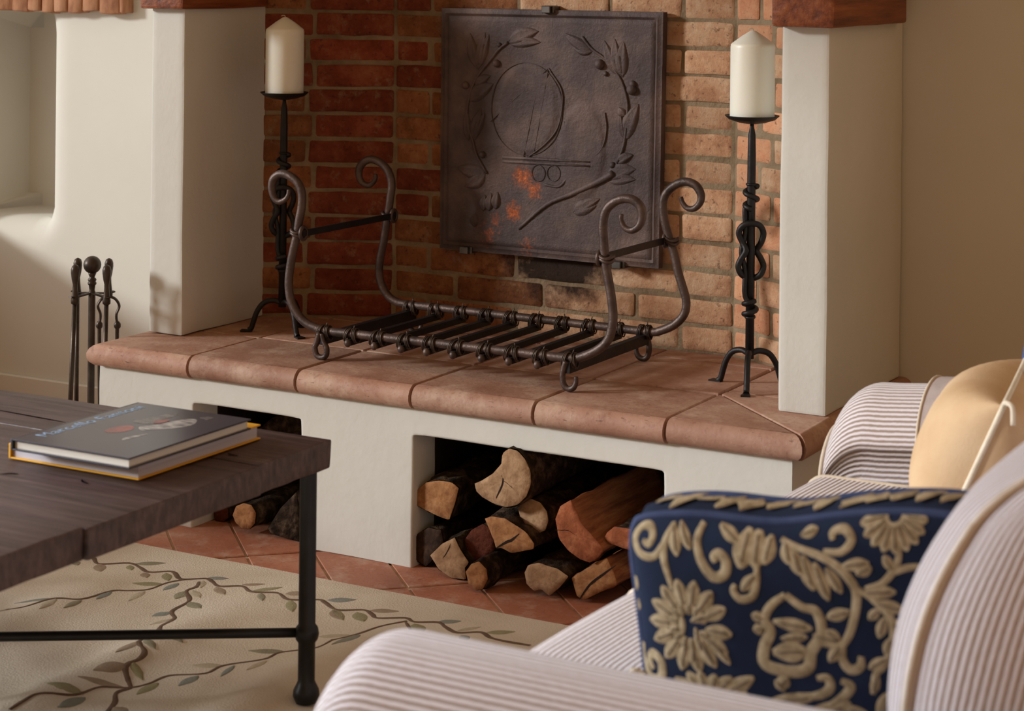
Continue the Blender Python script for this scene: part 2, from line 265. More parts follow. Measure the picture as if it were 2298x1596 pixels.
M['brick_pink'] = brick_mat('pink_brick', [S(186, 118, 84), S(204, 148, 112), S(200, 160, 128)], .14)
def cotto(name, cols, rand=.1):
    t = Nt(name); vec = t.coord('Object')
    n = len(cols); col = t.ramp(t.noise(vec, 5, 6, .6), [(.3+.4*i/(n-1), c) for i, c in enumerate(cols)])
    oi = t.n('ShaderNodeObjectInfo'); hs = t.n('ShaderNodeHueSaturation')
    mr = t.n('ShaderNodeMapRange'); mr.inputs['To Min'].default_value = 1-rand; mr.inputs['To Max'].default_value = 1+rand
    t.l(oi.outputs['Random'], mr.inputs[0]); t.l(mr.outputs[0], hs.inputs['Value']); t.l(col, hs.inputs['Color'])
    wash = t.ramp(t.noise(vec, 11, 7, .7), [(.5, (0, 0, 0, 1)), (.68, (1, 1, 1, 1))])
    c2 = t.mix(t.math('MULTIPLY', wash, .5), hs.outputs[0], S(204, 178, 156))
    v2 = t.coord('Object', (16, 70, 70)); scr = t.ramp(t.noise(v2, 2.2, 3, .5), [(.27, (1, 1, 1, 1)), (.32, (0, 0, 0, 1))])
    sp = t.ramp(t.noise(vec, 75, 5, .7), [(.33, (1, 1, 1, 1)), (.45, (0, 0, 0, 1))])
    c25 = t.mix(t.math('MULTIPLY', sp, .35), c2, S(110, 70, 54))
    c3 = t.mix(t.math('MULTIPLY', scr, .6), c25, S(92, 58, 44))
    t.bump(t.math('ADD', t.noise(vec, 60, 6, .6), t.math('MULTIPLY', scr, -.6)), .35, .004)
    return t.fin(c3, .62, 0, .35)
M['hearth'] = cotto('hearth_terracotta', [S(146, 102, 81), S(167, 126, 105), S(184, 148, 127)])
M['cotto'] = cotto('floor_terracotta', [S(150, 92, 68), S(168, 106, 80), S(178, 122, 96)])
M['iron'] = pm('black_wrought_iron', [S(30, 27, 27), S(44, 39, 38)], 30, .5, (.3, 140, .002), metal=.6, spec=.5)
M['iron_brown'] = pm('brown_forged_iron', [S(58, 46, 43), S(84, 68, 62), S(98, 80, 72)], 22, .46, (.45, 110, .003), metal=.55, spec=.5)
M['wire'] = pm('binding_wire', [S(52, 42, 38), S(92, 76, 64)], 60, .5, metal=.6, spec=.5)
M['steel'] = pm('dull_steel', [S(120, 116, 112), S(92, 88, 86)], 30, .4, metal=.9)
def plate_mat():
    t = Nt('cast_iron_plate'); vec = t.coord('Object')
    base = t.ramp(t.noise(vec, 7, 6, .6), [(.3, S(58, 47, 46)), (.5, S(80, 65, 62)), (.7, S(112, 90, 80))])
    tot = None
    for x, z, r in [(.825, .785, .062), (.856, .757, .045), (.80, .70, .05), (.75, .675, .06), (.73, .64, .09), (.84, .62, .07)]:
        c = t.coord('Object', loc=(.89-x, 0, .594-z), scale=(1, 0, 1)); ln = t.n('ShaderNodeVectorMath', operation='LENGTH'); t.l(c, ln.inputs[0])
        q = t.n('ShaderNodeMapRange'); q.inputs['From Min'].default_value = 0; q.inputs['From Max'].default_value = r; q.inputs['To Min'].default_value = .42 if z > .69 else .28; q.inputs['To Max'].default_value = 0
        t.l(ln.outputs['Value'], q.inputs[0]); tot = q.outputs[0] if tot is None else t.math('MAXIMUM', tot, q.outputs[0])
    f = t.math('ADD', tot, t.math('MULTIPLY', t.noise(vec, 95, 7, .8), .75))
    msk = t.ramp(f, [(.58, (0, 0, 0, 1)), (.76, (1, 1, 1, 1))])
    rust = t.ramp(t.noise(vec, 130, 3), [(.3, S(104, 54, 30)), (.55, S(172, 84, 30)), (.75, S(206, 118, 56))])
    t.l(msk, t.b.inputs['Base Color'])
    col = t.mix(msk, base, rust)
    t.bump(t.noise(vec, 130, 6, .65), .5, .004)
    return t.fin(col, .62, .25, .4)
M['plate'] = plate_mat()
def wood(name, cols, stretch, scale=5, rough=.6, bump=.3):
    t = Nt(name); vec = t.coord('Object', stretch)
    g = t.noise(vec, scale, 7, .65); n = len(cols)
    col = t.ramp(g, [(.28+.44*i/(n-1), c) for i, c in enumerate(cols)])
    t.bump(g, bump, .006); return t.fin(col, rough, 0, .35)
M['beam'] = wood('oiled_beam_wood', [S(72, 34, 16), S(128, 66, 32), S(156, 92, 48)], (18, 1.2, 18), 3, .5, .5)
M['lintel'] = wood('pale_rough_beam', [S(120, 72, 46), S(168, 118, 84), S(190, 144, 110)], (6, 10, 3), 3, .8, .6)
M['tabletop'] = wood('dark_stained_oak', [S(44, 33, 32), S(76, 59, 57), S(98, 79, 75)], (1.4, 26, 12), 3, .4, .5)
M['wax'] = pm('ivory_wax', [S(226, 223, 209), S(233, 230, 217)], 3, .38, spec=.5)
b = M['wax'].node_tree.nodes['Principled BSDF']; b.inputs['Subsurface Weight'].default_value = .6; b.inputs['Subsurface Radius'].default_value = (.03, .022, .012); b.inputs['Subsurface Scale'].default_value = .6
M['wick'] = pm('cotton_wick', [S(190, 180, 160)], 5, .9)

# ---------------------------------------------------------------- the room
def recess(xs, zs, rects, y0, depth, rad, rc):
    """a wall face in the XZ plane (facing -y) with rounded rectangular recesses"""
    v = []; f = []; nx, nz = len(xs), len(zs)
    for z in zs:
        for x in xs:
            off = 0
            for (a, b2, c, d) in rects:
                hx, hz = (b2-a)/2, (d-c)/2; qx, qz = abs(x-(a+b2)/2)-hx+rc, abs(z-(c+d)/2)-hz+rc
                sd = -(math.hypot(max(qx, 0), max(qz, 0))+min(max(qx, qz), 0)-rc)   # >0 inside
                if sd > 0: off = max(off, depth)
                elif sd > -rad: off = max(off, rad-math.sqrt(max(0, rad*rad-(sd+rad)**2)))
            v.append((x, y0+off, z))
    for j in range(nz-1):
        for i in range(nx-1): a = j*nx+i; f.append((a, a+1, a+nx+1, a+nx))
    return v, f
def lines(lo, hi, step, edges, rad):
    s = set([round(lo+(hi-lo)*k/max(1, int((hi-lo)/step)), 4) for k in range(int((hi-lo)/step)+1)]+[hi])
    for e, sg in edges:
        for t in (-1.0, -.7, -.45, -.25, -.1, -.03, 0): s.add(round(e+sg*t*rad, 5))
        s.add(round(e+sg*.0006, 5)); s.add(round(e+sg*rad*.6, 5))
    return sorted(q for q in s if lo <= q <= hi)
# floor: grout bed plus terracotta tiles set on the diagonal
floor = struct(mk('floor', box(-1.3, 5, -5, .9, -.06, -.004), M['grout']))
u45 = Vector((1, 1, 0)).normalized(); v45 = Vector((-1, 1, 0)).normalized()
def floor_tile(u, v, k):
    pts = []
    for du, dv in ((.003, .004), (.144, .004), (.144, .296), (.003, .296)):
        q = u45*(u+du)+v45*(v+dv); pts.append(q)
    c = sum(pts, Vector())/4; rr = random.Random(k); h = [rr.uniform(-.0012, .0008) for _ in range(4)]
    ring = lambda s, z: [c+(p-c)*s+Vector((0, 0, z+h[i]*(z > -.003))) for i, p in enumerate(pts)]
    v_ = ring(1, -.006)+ring(1, -.002)+ring(.985, 0)
    f_ = [(8, 9, 10, 11)]+[(a*4+i, a*4+(i+1) % 4, a*4+4+(i+1) % 4, a*4+4+i) for a in (0, 1) for i in range(4)]
    return v_, f_
k = 0
for iu in range(-8, 17):
    for iv in range(-9, 7):
        u, v = .172+.147*(iu-1), -.437+.303*iv
        c = u45*(u+.073)+v45*(v+.15)
        if -1.0 < c.x < 2.3 and -.42 < c.y < .62:
            mk('tile', floor_tile(u, v, k), M['cotto'], floor); k += 1
# back wall, left of the fireplace, with a plastered niche; and right of it
zr = lines(0, 2.6, .2, [(.565, 1), (1.15, -1)], .09); xr = lines(-1.3, .05, .08, [(-.74, -1), (-1.03, 1)], .09)
wl = struct(mk('wall_back_left', recess(xr, zr, [(-1.03, -.74, .565, 1.15)], .67, .26, .08, .03), M['wallpaint'], sharp=40))
struct(mk('wall_back_right', box(1.74, 5, .67, .9, 0, 2.6), M['wallpaint']))
mb = MB()
for b_ in ((-1.3, -1.05, -5, .67, 0, .57), (-1.3, -1.05, -5, .67, 2.4, 2.6), (-1.3, -1.05, .62, .67, .57, 2.4), (-1.3, -1.05, -5, -4.1, .57, 2.4)): mb.add(box(*b_))
struct(mk('wall_left', mb, M['wallpaint']))
win = struct(mk('window_1', MB().add(box(-1.3, -1.24, -4.1, .62, .57, .61)).add(box(-1.3, -1.24, -4.1, .62, 2.35, 2.4)).add(box(-1.3, -1.24, -4.1, -4.05, .61, 2.35)).add(box(-1.3, -1.24, .57, .62, .61, 2.35)), M['beam']))
struct(mk('baseboard_left', box(-1.05, .0, .657, .6705, 0, .118, .003, 1), M['wallpaint']))
# rough beam over the niche, made of butted boards
lt = thing('niche_lintel', 'rough pale wooden lintel of butted boards over the wall niche', 'lintel', (-.75, .64, 1.153))
xs_ = [-1.05, -.83, -.772, -.725, -.68, -.628, -.575, -.515, -.442, -.422]
for i in range(len(xs_)-1):
    rr = random.Random(i+40)
    dz = rr.uniform(-.006, .004); mk('board', wob(box(xs_[i]+.0006, xs_[i+1]-.0006, .635+rr.uniform(-.004, .003), .675, 1.157+dz, 1.30, .004, 1, cuts=1), .004, 30, i), M['lintel'], lt, sharp=50)

# ---------------------------------------------------------------- fireplace
FP = thing('fireplace', 'raised open fireplace with cream plaster piers, brick firebox and terracotta hearth', 'fireplace', (.9, .4, 0))
H = .399
xs = lines(.018, 1.762, .06, [(.297, 1), (.596, -1), (.892, 1), (1.487, -1)], .007); zs = lines(0, .352, .05, [(.287, -1)], .007)
pl = recess(xs, zs, [(.297, .596, -.3, .287), (.892, 1.487, -.3, .287)], .03, .47, .006, .012)
plm = MB().add(wob(pl, .0022, 9)); plm.add(box(.018, .296, .034, .67, 0, .352)); plm.add(box(1.488, 1.762, .034, .67, 0, .352)); plm.add(box(.597, .891, .034, .67, 0, .352)); plm.add(box(.29, 1.49, .034, .67, .288, .352)); plm.add(box(.29, 1.49, .5, .67, 0, .35))
mk('plinth', plm, M['plaster'], FP, sharp=35)
M['niche_shade'] = pm('niche_shade_dark', [S(30, 24, 21), S(52, 42, 36)], 12, .95, (.6, 40, .008), spec=.1)  # near-black colour stands in for the shade deep inside the log niches
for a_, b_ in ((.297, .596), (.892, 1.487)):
    mk('niche_shade_panels', MB().add(box(a_, a_+.004, .12, .498, .001, .285)).add(box(b_-.004, b_, .12, .498, .001, .285)).add(box(a_, b_, .494, .4985, .001, .285)).add(box(a_, b_, .10, .498, .282, .2865)), M['niche_shade'], FP)  # thin panels added inside each niche to paint its depth dark
def offset_poly(poly, ins):
    n = len(poly); L = []
    for i in range(n):
        a, b2 = Vector(poly[i]), Vector(poly[(i+1) % n]); d = (b2-a).normalized(); nn = Vector((-d.y, d.x)); L.append((a+nn*ins[i], d))
    out = []
    for i in range(n):
        (p, d), (q, e) = L[i-1], L[i]; cr = d.x*e.y-d.y*e.x
        t = ((q-p).x*e.y-(q-p).y*e.x)/cr; out.append(p+d*t)
    return out
def hearth_tile(poly, nose, k):
    r = .027; zc = H-r; rings = []; rr = random.Random(k+90); dz = rr.uniform(-.0012, .0012)
    for a in (-90, -60, -35, -12, 12, 35, 55, 72, 84, 90):
        A = math.radians(a); s = r*math.sin(A); i_n = r*(1-math.cos(A)); i_p = .0005+(.003*max(0, (a-55)/35)**2)
        ring = offset_poly(poly, [i_n if q else i_p for q in nose])
        rings.append([(p.x, p.y, zc+s+dz) for p in ring])
    n = len(poly); v = [p for q in rings for p in q]; f = []
    for j in range(len(rings)-1):
        for i in range(n): f.append((j*n+i, j*n+(i+1) % n, (j+1)*n+(i+1) % n, (j+1)*n+i))
    f += [tuple(range((len(rings)-1)*n, len(rings)*n)), tuple(reversed(range(n)))]
    bm = bmesh.new(); bv = [bm.verts.new(p) for p in v]; [bm.faces.new([bv[i] for i in q]) for q in f]
    return v, f
hb = mk('hearth', box(.02, 1.78, .02, .67, .348, .390), M['grout'], FP)
tiles = []; g = .0035; D1 = .279
for i in range(5):
    x0, x1 = i*.3+(g if i else 0), (i+1)*.3-g
    tiles.append(([(x0, 0), (x1, 0), (x1, D1-g), (x0, D1-g)], [1, 0, 0, i == 0]))
    tiles.append(([(x0, D1+g), (x1, D1+g), (x1, .58-g), (x0, .58-g)], [0, 0, 0, i == 0]))
    tiles.append(([(x0, .58+g), (x1, .58+g), (x1, .67), (x0, .67)], [0, 0, 0, i == 0]))
tiles.append(([(1.5+g, 0), (1.8-g*1.5, 0), (1.5+g, D1-g)], [1, 0, 0]))
tiles.append(([(1.8, g*1.5), (1.8, .31), (1.5+g, .31), (1.5+g, D1+g)], [1, 0, 0, 0]))
tiles.append(([(1.5+g, .31+2*g), (1.8, .31+2*g), (1.8, .6), (1.5+g, .6)], [0, 1, 0, 0]))
tiles.append(([(1.5+g, .6+2*g), (1.8, .6+2*g), (1.8, .67), (1.5+g, .67)], [0, 1, 0, 0]))
for i, (p, n) in enumerate(tiles): mk('tile', hearth_tile(p, n, i), M['hearth'], hb, sharp=38)
# plaster piers
mk('pier', wob(box(.033, .133, .19, .66, H+.0005, 1.2, .006, 2, cuts=6), .0025, 7, 1), M['plaster'], FP, sharp=40)
mk('pier', wob(box(1.668, 1.771, .19, .66, H+.0005, 1.2, .006, 2, cuts=6), .0025, 7, 2), M['plaster'], FP, sharp=40)
mk('corbel_beam', wob(box(.016, .146, .165, .512, 1.188, 1.36, .006, 2, cuts=4), .002, 8, 3), M['beam'], FP, sharp=40)
mk('corbel_beam', wob(box(1.66, 1.795, .15, .61, 1.188, 1.36, .008, 2, cuts=4), .002, 8, 4), M['beam'], FP, sharp=40)
# brickwork: two splayed cheeks and the back
def wall_frame(A, B):
    A, B = Vector((A[0], A[1], 0)), Vector((B[0], B[1], 0)); t = (B-A).normalized(); n = Vector((t.y, -t.x, 0)); return A, t, n, (B-A).length
def brick_mesh(a, b, z0, z1, pr, rr):
    """hand-made brick: wavy worn outline, soft arris, slightly dished face"""
    n1 = max(3, int((b-a)/.035)); out = []; c = .006
    for k in range(n1): out.append((a+c+(b-a-2*c)*k/(n1-1), z0))
    out += [(b-c*.3, z0+c*.3), (b, z0+c), (b, z1-c), (b-c*.3, z1-c*.3)]
    for k in range(n1): out.append((b-c-(b-a-2*c)*k/(n1-1), z1))
    out += [(a+c*.3, z1-c*.3), (a, z1-c), (a, z0+c), (a+c*.3, z0+c*.3)]
    sd = rr.uniform(0, 99)
    def wv(p, s): q = Vector((p[0]*33+sd, p[1]*33, sd)); d = noise.noise_vector(q); return (p[0]+d.x*s, p[1]+d.y*s)
    out = [wv(p, .0034) for p in out]; m_ = len(out); cx, cz = (a+b)/2, (z0+z1)/2
    ins = lambda p, d: (cx+(p[0]-cx)*(1-d/((b-a)/2)), cz+(p[1]-cz)*(1-d/((z1-z0)/2)))
    rings = [[(p[0], .03, p[1]) for p in out], [(p[0], -pr+.0035, p[1]) for p in out], [(*(lambda q: (q[0], -pr+.0008+.0012*noise.noise(Vector((q[0]*50+sd, 1, q[1]*50))), q[1]))(ins(p, .0035)),) for p in out]]
    rings.append([(*(lambda q: (q[0], -pr+.0016*noise.noise(Vector((q[0]*40+sd, 5, q[1]*40))), q[1]))(ins(p, .014)),) for p in out])
    v = [p for r in rings for p in r]; f = []
    for j in range(3):
        for i in range(m_): f.append((j*m_+i, j*m_+(i+1) % m_, (j+1)*m_+(i+1) % m_, (j+1)*m_+i))
    f.append(tuple(range(3*m_, 4*m_)))
    return v, f
def brickwork(name, A, B, rows, mats, z1=1.32, proud=.0035):
    O, t, n, L = wall_frame(A, B)
    q = [O-n*.0, O+t*L, O+t*L-n*.12, O-n*.12]
    prt = mk(name, prism([p+Vector((0, 0, H-.008)) for p in q], (0, 0, 0), (0, 0, z1-H+.008)), M['mortar'], FP)
    C_ = .065; k = 0; z = H+.004
    while z+.02 < z1:
        for (s0, s1) in rows(k, L):
            rr = random.Random(int(A[0]*1000)*131+k*977+int(s0*1000)*7)
            a, b2 = max(s0, 0)+.004+rr.uniform(0, .003), min(s1, L)-.004-rr.uniform(0, .003)
            pr = proud+rr.uniform(-.0025, .003); z0_, z1_ = z+rr.uniform(0, .002), z+.0575-rr.uniform(0, .003)
            vv, f = brick_mesh(a, b2, z0_, z1_, pr, rr)
            vv = [O+t*p[0]-n*p[1]+Vector((0, 0, p[2])) for p in vv]
            mk('brick', (vv, f), M[mats(rr, z, (a+b2)/2)], prt, sharp=45)
        z += C_; k += 1
    return prt
XL, XR = .433, 1.367
def rows_back(k, L):
    s = [0, .185, .435, .685, L] if k % 2 else [0, .105, .355, .605, .80, L]
    return list(zip(s[:-1], s[1:]))
rows_l = lambda k, L: [(0, .118+.018*(k % 2)), (.118+.018*(k % 2), L)]
rows_r = lambda k, L: [(0, .13 if k % 2 else .085), (.13 if k % 2 else .085, .245 if k % 2 else .30), (.245 if k % 2 else .30, L)]
brickwork('brickwork_back', (XL, .67), (XR, .67), rows_back, lambda r, z, s: 'brick_tan' if s > .42 else ('brick_brown' if (s > .2 or r.random() < .7) else 'brick_red'))
brickwork('brickwork_side', (.125, .517), (XL, .67), rows_l, lambda r, z, s: 'brick_red' if (s > .12 or r.random() < .3) else 'brick_brown')
brickwork('brickwork_side', (XR, .67), (1.675, .515), rows_r, lambda r, z, s: 'brick_pink' if r.random() < .75 else 'brick_tan')

# chimney hood closing the firebox above the corbels (out of the picture)
mk('hood', MB().add(box(.016, 1.79, .17, .25, 1.62, 2.6)).add(box(.016, .10, .25, .66, 1.36, 2.6)).add(box(1.70, 1.79, .25, .66, 1.36, 2.6)).add(box(.10, 1.70, .655, .67, 1.32, 2.6)).add(box(.10, 1.70, .25, .67, 2.3, 2.6)), M['plaster'], FP)

# ---------------------------------------------------------------- cast-iron fireback
FB = thing('fireback', 'cast iron fireback plate with laurel wreath relief and orange rust stains', 'fireback', (.89, .65, .594))
PY = .634                                                     # front face of the plate
TLc, TRc, BRc, BLc = [Vector((p[0], p[1])) for p in PLATE]
def panel():
    nx, nz = 96, 96; v = []; f = []
    for j in range(nz+1):
        for i in range(nx+1):
            s, t = i/nx, j/nz
            a = BLc*(1-s)+BRc*s; b_ = TLc*(1-s)+TRc*s; p = a*(1-t)+b_*t
            e = min(s, 1-s, t, 1-t); y = PY
            if e < .012: y += .002
            elif e < .03: y += -.0015
            elif e < .04: y += .004
            y += .0012*noise.noise(Vector((p.x*16, 0, p.y*16)))+.0006*noise.noise(Vector((p.x*60, 3, p.y*60)))
            # faint raised oval medallion to the right of the globe
            dx, dz = (p.x-.985)/.062, (p.y-.86)/.115; d = dx*dx+dz*dz
            if d < 1: y -= .003*min(1, (1-d)*6)
            dx, dz = (p.x-.835)/.083, (p.y-.955)/.112; d = dx*dx+dz*dz
            if d < 1: y -= .0025*min(1, (1-d)*8)
            v.append((p.x, y, p.y))
    W_ = nx+1
    for j in range(nz):
        for i in range(nx): a = j*W_+i; f.append((a, a+1, a+W_+1, a+W_))
    # sides and back
    rim = [i for i in range(W_)]+[j*W_+nx for j in range(1, nz+1)]+[nz*W_+i for i in range(nx-1, -1, -1)]+[j*W_ for j in range(nz-1, 0, -1)]
    n0 = len(v); v += [(v[i][0], .659, v[i][2]) for i in rim]; R_ = len(rim)
    for i in range(R_): f.append((rim[i], n0+i, n0+(i+1) % R_, rim[(i+1) % R_]))
    f.append(tuple(range(n0, n0+R_)))
    return v, f
mk('panel', panel(), M['plate'], FB, sharp=40)
def relief_leaf(a, b, w_, h=.009, n=9, m=6):
    w_ *= 1.55
    a, b = Vector(a), Vector(b); d = b-a; nn = Vector((-d.y, d.x)).normalized(); v = []; f = []
    curl = .12*w_
    for i in range(n+1):
        t = i/n; ww = w_*.5*(math.sin(PI*min(1, t**.8)))**.8+.0006
        for j in range(m+1):
            s = -1+2*j/m; p = a+d*t+nn*(s*ww+curl*math.sin(PI*t)); hh = h*math.sqrt(max(0, 1-s*s))*(.35+.65*math.sin(PI*t))
            if j == m//2: hh *= .55                                  # midrib groove
            v.append((p.x, PY-hh+.0015, p.y))
    for i in range(n):
        for j in range(m): q = i*(m+1)+j; f.append((q, q+1, q+m+2, q+m+1))
    return v, f
for st in STEMS:
    br = mk('laurel_branch', tube(catmull([(p[0], PY-.001, p[1]) for p in st], 4), .0036, 8), M['plate'], FB, smooth=True)
    for a, b, w_ in LEAVES[:21]:
        left = st is STEMS[0]
        if (a[0] < .89) == left: mk('leaf', relief_leaf(a, b, w_), M['plate'], br, smooth=True)
    for x, z, r in BERRIES:
        if (x < .89) == left: mk('berry', sphere((x, PY, z), r*1.05, 12, 8), M['plate'], br, smooth=True)
tp = LINES['torch']; tc = catmull([(p[0], PY, p[1]) for p in tp], 5)
to = mk('torch', tube(tc, [.004+.006*i/len(tc) for i in range(len(tc))], 10), M['plate'], FB, smooth=True)
for a, b, w_ in LEAVES[21:25]: mk('flame', relief_leaf(a, b, w_, .007), M['plate'], to, smooth=True)
rb = mk('ribbon', relief_leaf(*LEAVES[25]), M['plate'], FB, smooth=True)
for q in LEAVES[26:]: mk('fold', relief_leaf(*q), M['plate'], rb, smooth=True)
gl = MB()
for kx in ('l1', 'l2', 'l3', 'l4'): gl.add(tube(catmull([(p[0], PY-.0018, p[1]) for p in LINES[kx]], 6), .0011, 6))
for kx in ('arc', 'arc2'): gl.add(tube(catmull([(p[0], PY-.0015, p[1]) for p in LINES[kx]], 5), .0020, 6))
def ell(c, k=48): o, a, b = c; return [(o[0]+(a[0]-o[0])*math.cos(t*2*PI/k), PY-.0015, o[1]+(b[1]-o[1])*math.sin(t*2*PI/k)) for t in range(k)]
gl.add(tube(ell(CIRC[0]), .0009, 6, True))
mk('globe_outline', gl, M['plate'], FB, smooth=True)
ped = MB()
for kx in ('bar1', 'bar2'): ped.add(tube(catmull([(p[0], PY, p[1]) for p in LINES[kx]], 3), .0042, 8))
for i in (1, 2): ped.add(tube(ell(CIRC[i], 20), .0008, 6, True))
ped.add(tube(catmull([(p[0], PY, p[1]) for p in LINES['sc1']], 5), .0035, 6))
mk('pedestal', ped, M['plate'], FB, smooth=True)
for x, z in ((.891, 1.196), (.668, .5955), (1.087, .5935)):
    up = z > 1
    mk('clip', MB().add(box(x-.014, x+.009, PY-.012, .668, z-.008, z+.010, .0015, 1)).add(box(x+.0095, x+.016, PY-.003, .668, z-.007, z+.009, .001, 1)), M['steel'], FB)

# ---------------------------------------------------------------- log grate (fire basket)
LG = thing('log_grate', 'brown forged iron log grate with scrolled horns and wire-bound bars', 'log grate', (.9, .32, H))
YF, YB = .145, .495; RR = .0098
def rail(pts, y):
    c = catmull([(p[0], y, p[1]) for p in pts], 6)
    n = len(c); L = [0]
    for i in range(1, n): L.append(L[-1]+(c[i]-c[i-1]).length)
    def rad(s):
        e = min(s, L[-1]-s)
        return RR*min(1, .5+.5*e/.10)
    return tube(c, [rad(s) for s in L], 12)
# straighten the run between the two horns
def with_run(pts, xa, xb):
    i = max(k for k in range(len(pts)-1) if pts[k+1][0]-pts[k][0] > .3)
    za, zb = pts[i][1], pts[i+1][1]
    ins = [[pts[i][0]+(pts[i+1][0]-pts[i][0])*t, za+(zb-za)*t] for t in (.15, .35, .5, .65, .85)]
    return pts[:i+1]+ins+pts[i+1:]
mk('rail', rail(with_run(RAIL_FRONT, 0, 0), YF), M['iron_brown'], LG, smooth=True)
mk('rail', rail(with_run(RAIL_BACK, 0, 0), YB), M['iron_brown'], LG, smooth=True)
ZR = .4655
def rail_z(x): return .4639+(x-.588)/(1.21-.588)*.0035
def binding(x, y, seed, front):
    rr = random.Random(seed); mb = MB(); z = rail_z(x) if front else rail_z(x)+.006
    for gx in (-.0105, .0105):
        for q in range(3):
            dx = gx+(q-1)*.0036*(1 if gx > 0 else 1); tilt = rr.uniform(-.12, .12)+(.22 if gx < 0 else -.1)
            pts = []
            for a in range(14):
                A = 2*PI*a/14; rz = .0125 if math.sin(A) > 0 else .0195
                pts.append((x+dx+tilt*math.sin(A)*.02, y+.0125*math.cos(A), z+rz*math.sin(A)))
            mb.add(tube(pts, .00165, 6, True))
    # twisted end sticking up
    mb.add(tube([(x+.009, y-.006, z+.010), (x+.010, y-.007, z+.016), (x+.0115+rr.uniform(-.002, .002), y-.008, z+.021)], .0014, 5))
    return mb
for i, (xf, xb) in enumerate(zip(BAR_FX, BAR_BX)):
    zf, zb = rail_z(xf)-.0165, rail_z(xb)-.0125
    end = i in (0, 9); w2, h2 = (.0075, .013) if end else (.006, .008)
    a, b = Vector((xf, YF-.017, zf)), Vector((xb, YB+.014, zb)); mb = MB()
    q = [a+Vector((-w2, 0, -h2)), a+Vector((w2, 0, -h2)), a+Vector((w2, 0, h2*.8)), a+Vector((-w2, 0, h2*.8))]
    mb.add(prism(q, a, b))
    mk('cross_bar', mb, M['iron'], LG)
    if not end: mk('bar_end', sphere((xf, YF-.017, zf-.002), .0085, 10, 6, (1, .9, 1.1)), M['iron_brown'], LG, smooth=True)
    mk('wire_binding', binding(xf, YF, i, True), M['wire'], LG, smooth=True)
    mk('wire_binding', binding(xb, YB, i+30, False), M['wire'], LG, smooth=True)
def foot(x, y, kind):
    z0 = ZR-.008; r = .0066; zb = H+r
    if kind == 'loop':
        pts = [(x-.004, y, z0+.004), (x-.012, y, z0-.022), (x-.016, y, H+.028), (x-.011, y, H+.011), (x+.003, y, zb), (x+.015, y, H+.013), (x+.016, y, H+.030), (x+.008, y, z0-.016), (x+.002, y, z0+.002)]
    else:
        s = kind
        pts = [(x-.002*s, y, z0+.006), (x-.008*s, y, z0-.012), (x-.010*s, y, H+.030), (x-.006*s, y, H+.013), (x+.004*s, y, zb), (x+.016*s, y, H+.010), (x+.022*s, y, H+.021), (x+.0225*s, y, H+.034)]
    c = catmull(pts, 5)
    return tube(c, [r*(1 if i < len(c)*.7 else 1-.35*(i/len(c)-.7)/.3) for i in range(len(c))], 10)
mk('foot', foot(BAR_FX[0], YF-.016, 'loop'), M['iron_brown'], LG, smooth=True)
mk('foot', foot(BAR_FX[9], YF-.016, 1), M['iron_brown'], LG, smooth=True)
mk('foot', foot(BAR_BX[9]-.004, YB+.012, -1), M['iron_brown'], LG, smooth=True)
mk('foot', foot(BAR_BX[0], YB+.012, 1), M['iron_brown'], LG, smooth=True)
for (xf, zf, xb, zb, s) in ((.502, .682, .526, .687, 1), (1.296, .687, 1.288, .683, -1)):
    a, b = Vector((xf+.016*s, YF-.006, zf)), Vector((xb+.016*s, YB+.010, zb))
    mk('side_bar', prism([a+Vector((-.002, 0, -.0075)), a+Vector((.003, 0, -.0075)), a+Vector((.003, 0, .0075)), a+Vector((-.002, 0, .0075))], a, b), M['iron'], LG)
    for x, y, z in ((xf, YF, zf), (xb, YB, zb)):
        mb = MB()
        for q in range(2):
            mb.add(tube([(x+.0145*math.cos(t*2*PI/16), y+.0145*math.sin(t*2*PI/16), z+(q-.5)*.007+.003*math.sin(t*4*PI/16+q)) for t in range(16)], .0042, 8, True))
        mb.add(tube([(x+.016*s, y+.012*math.cos(t*2*PI/14), z+.014*math.sin(t*2*PI/14)) for t in range(14)], .0048, 8, True))
        mk('collar', mb, M['iron_brown'], LG, smooth=True)

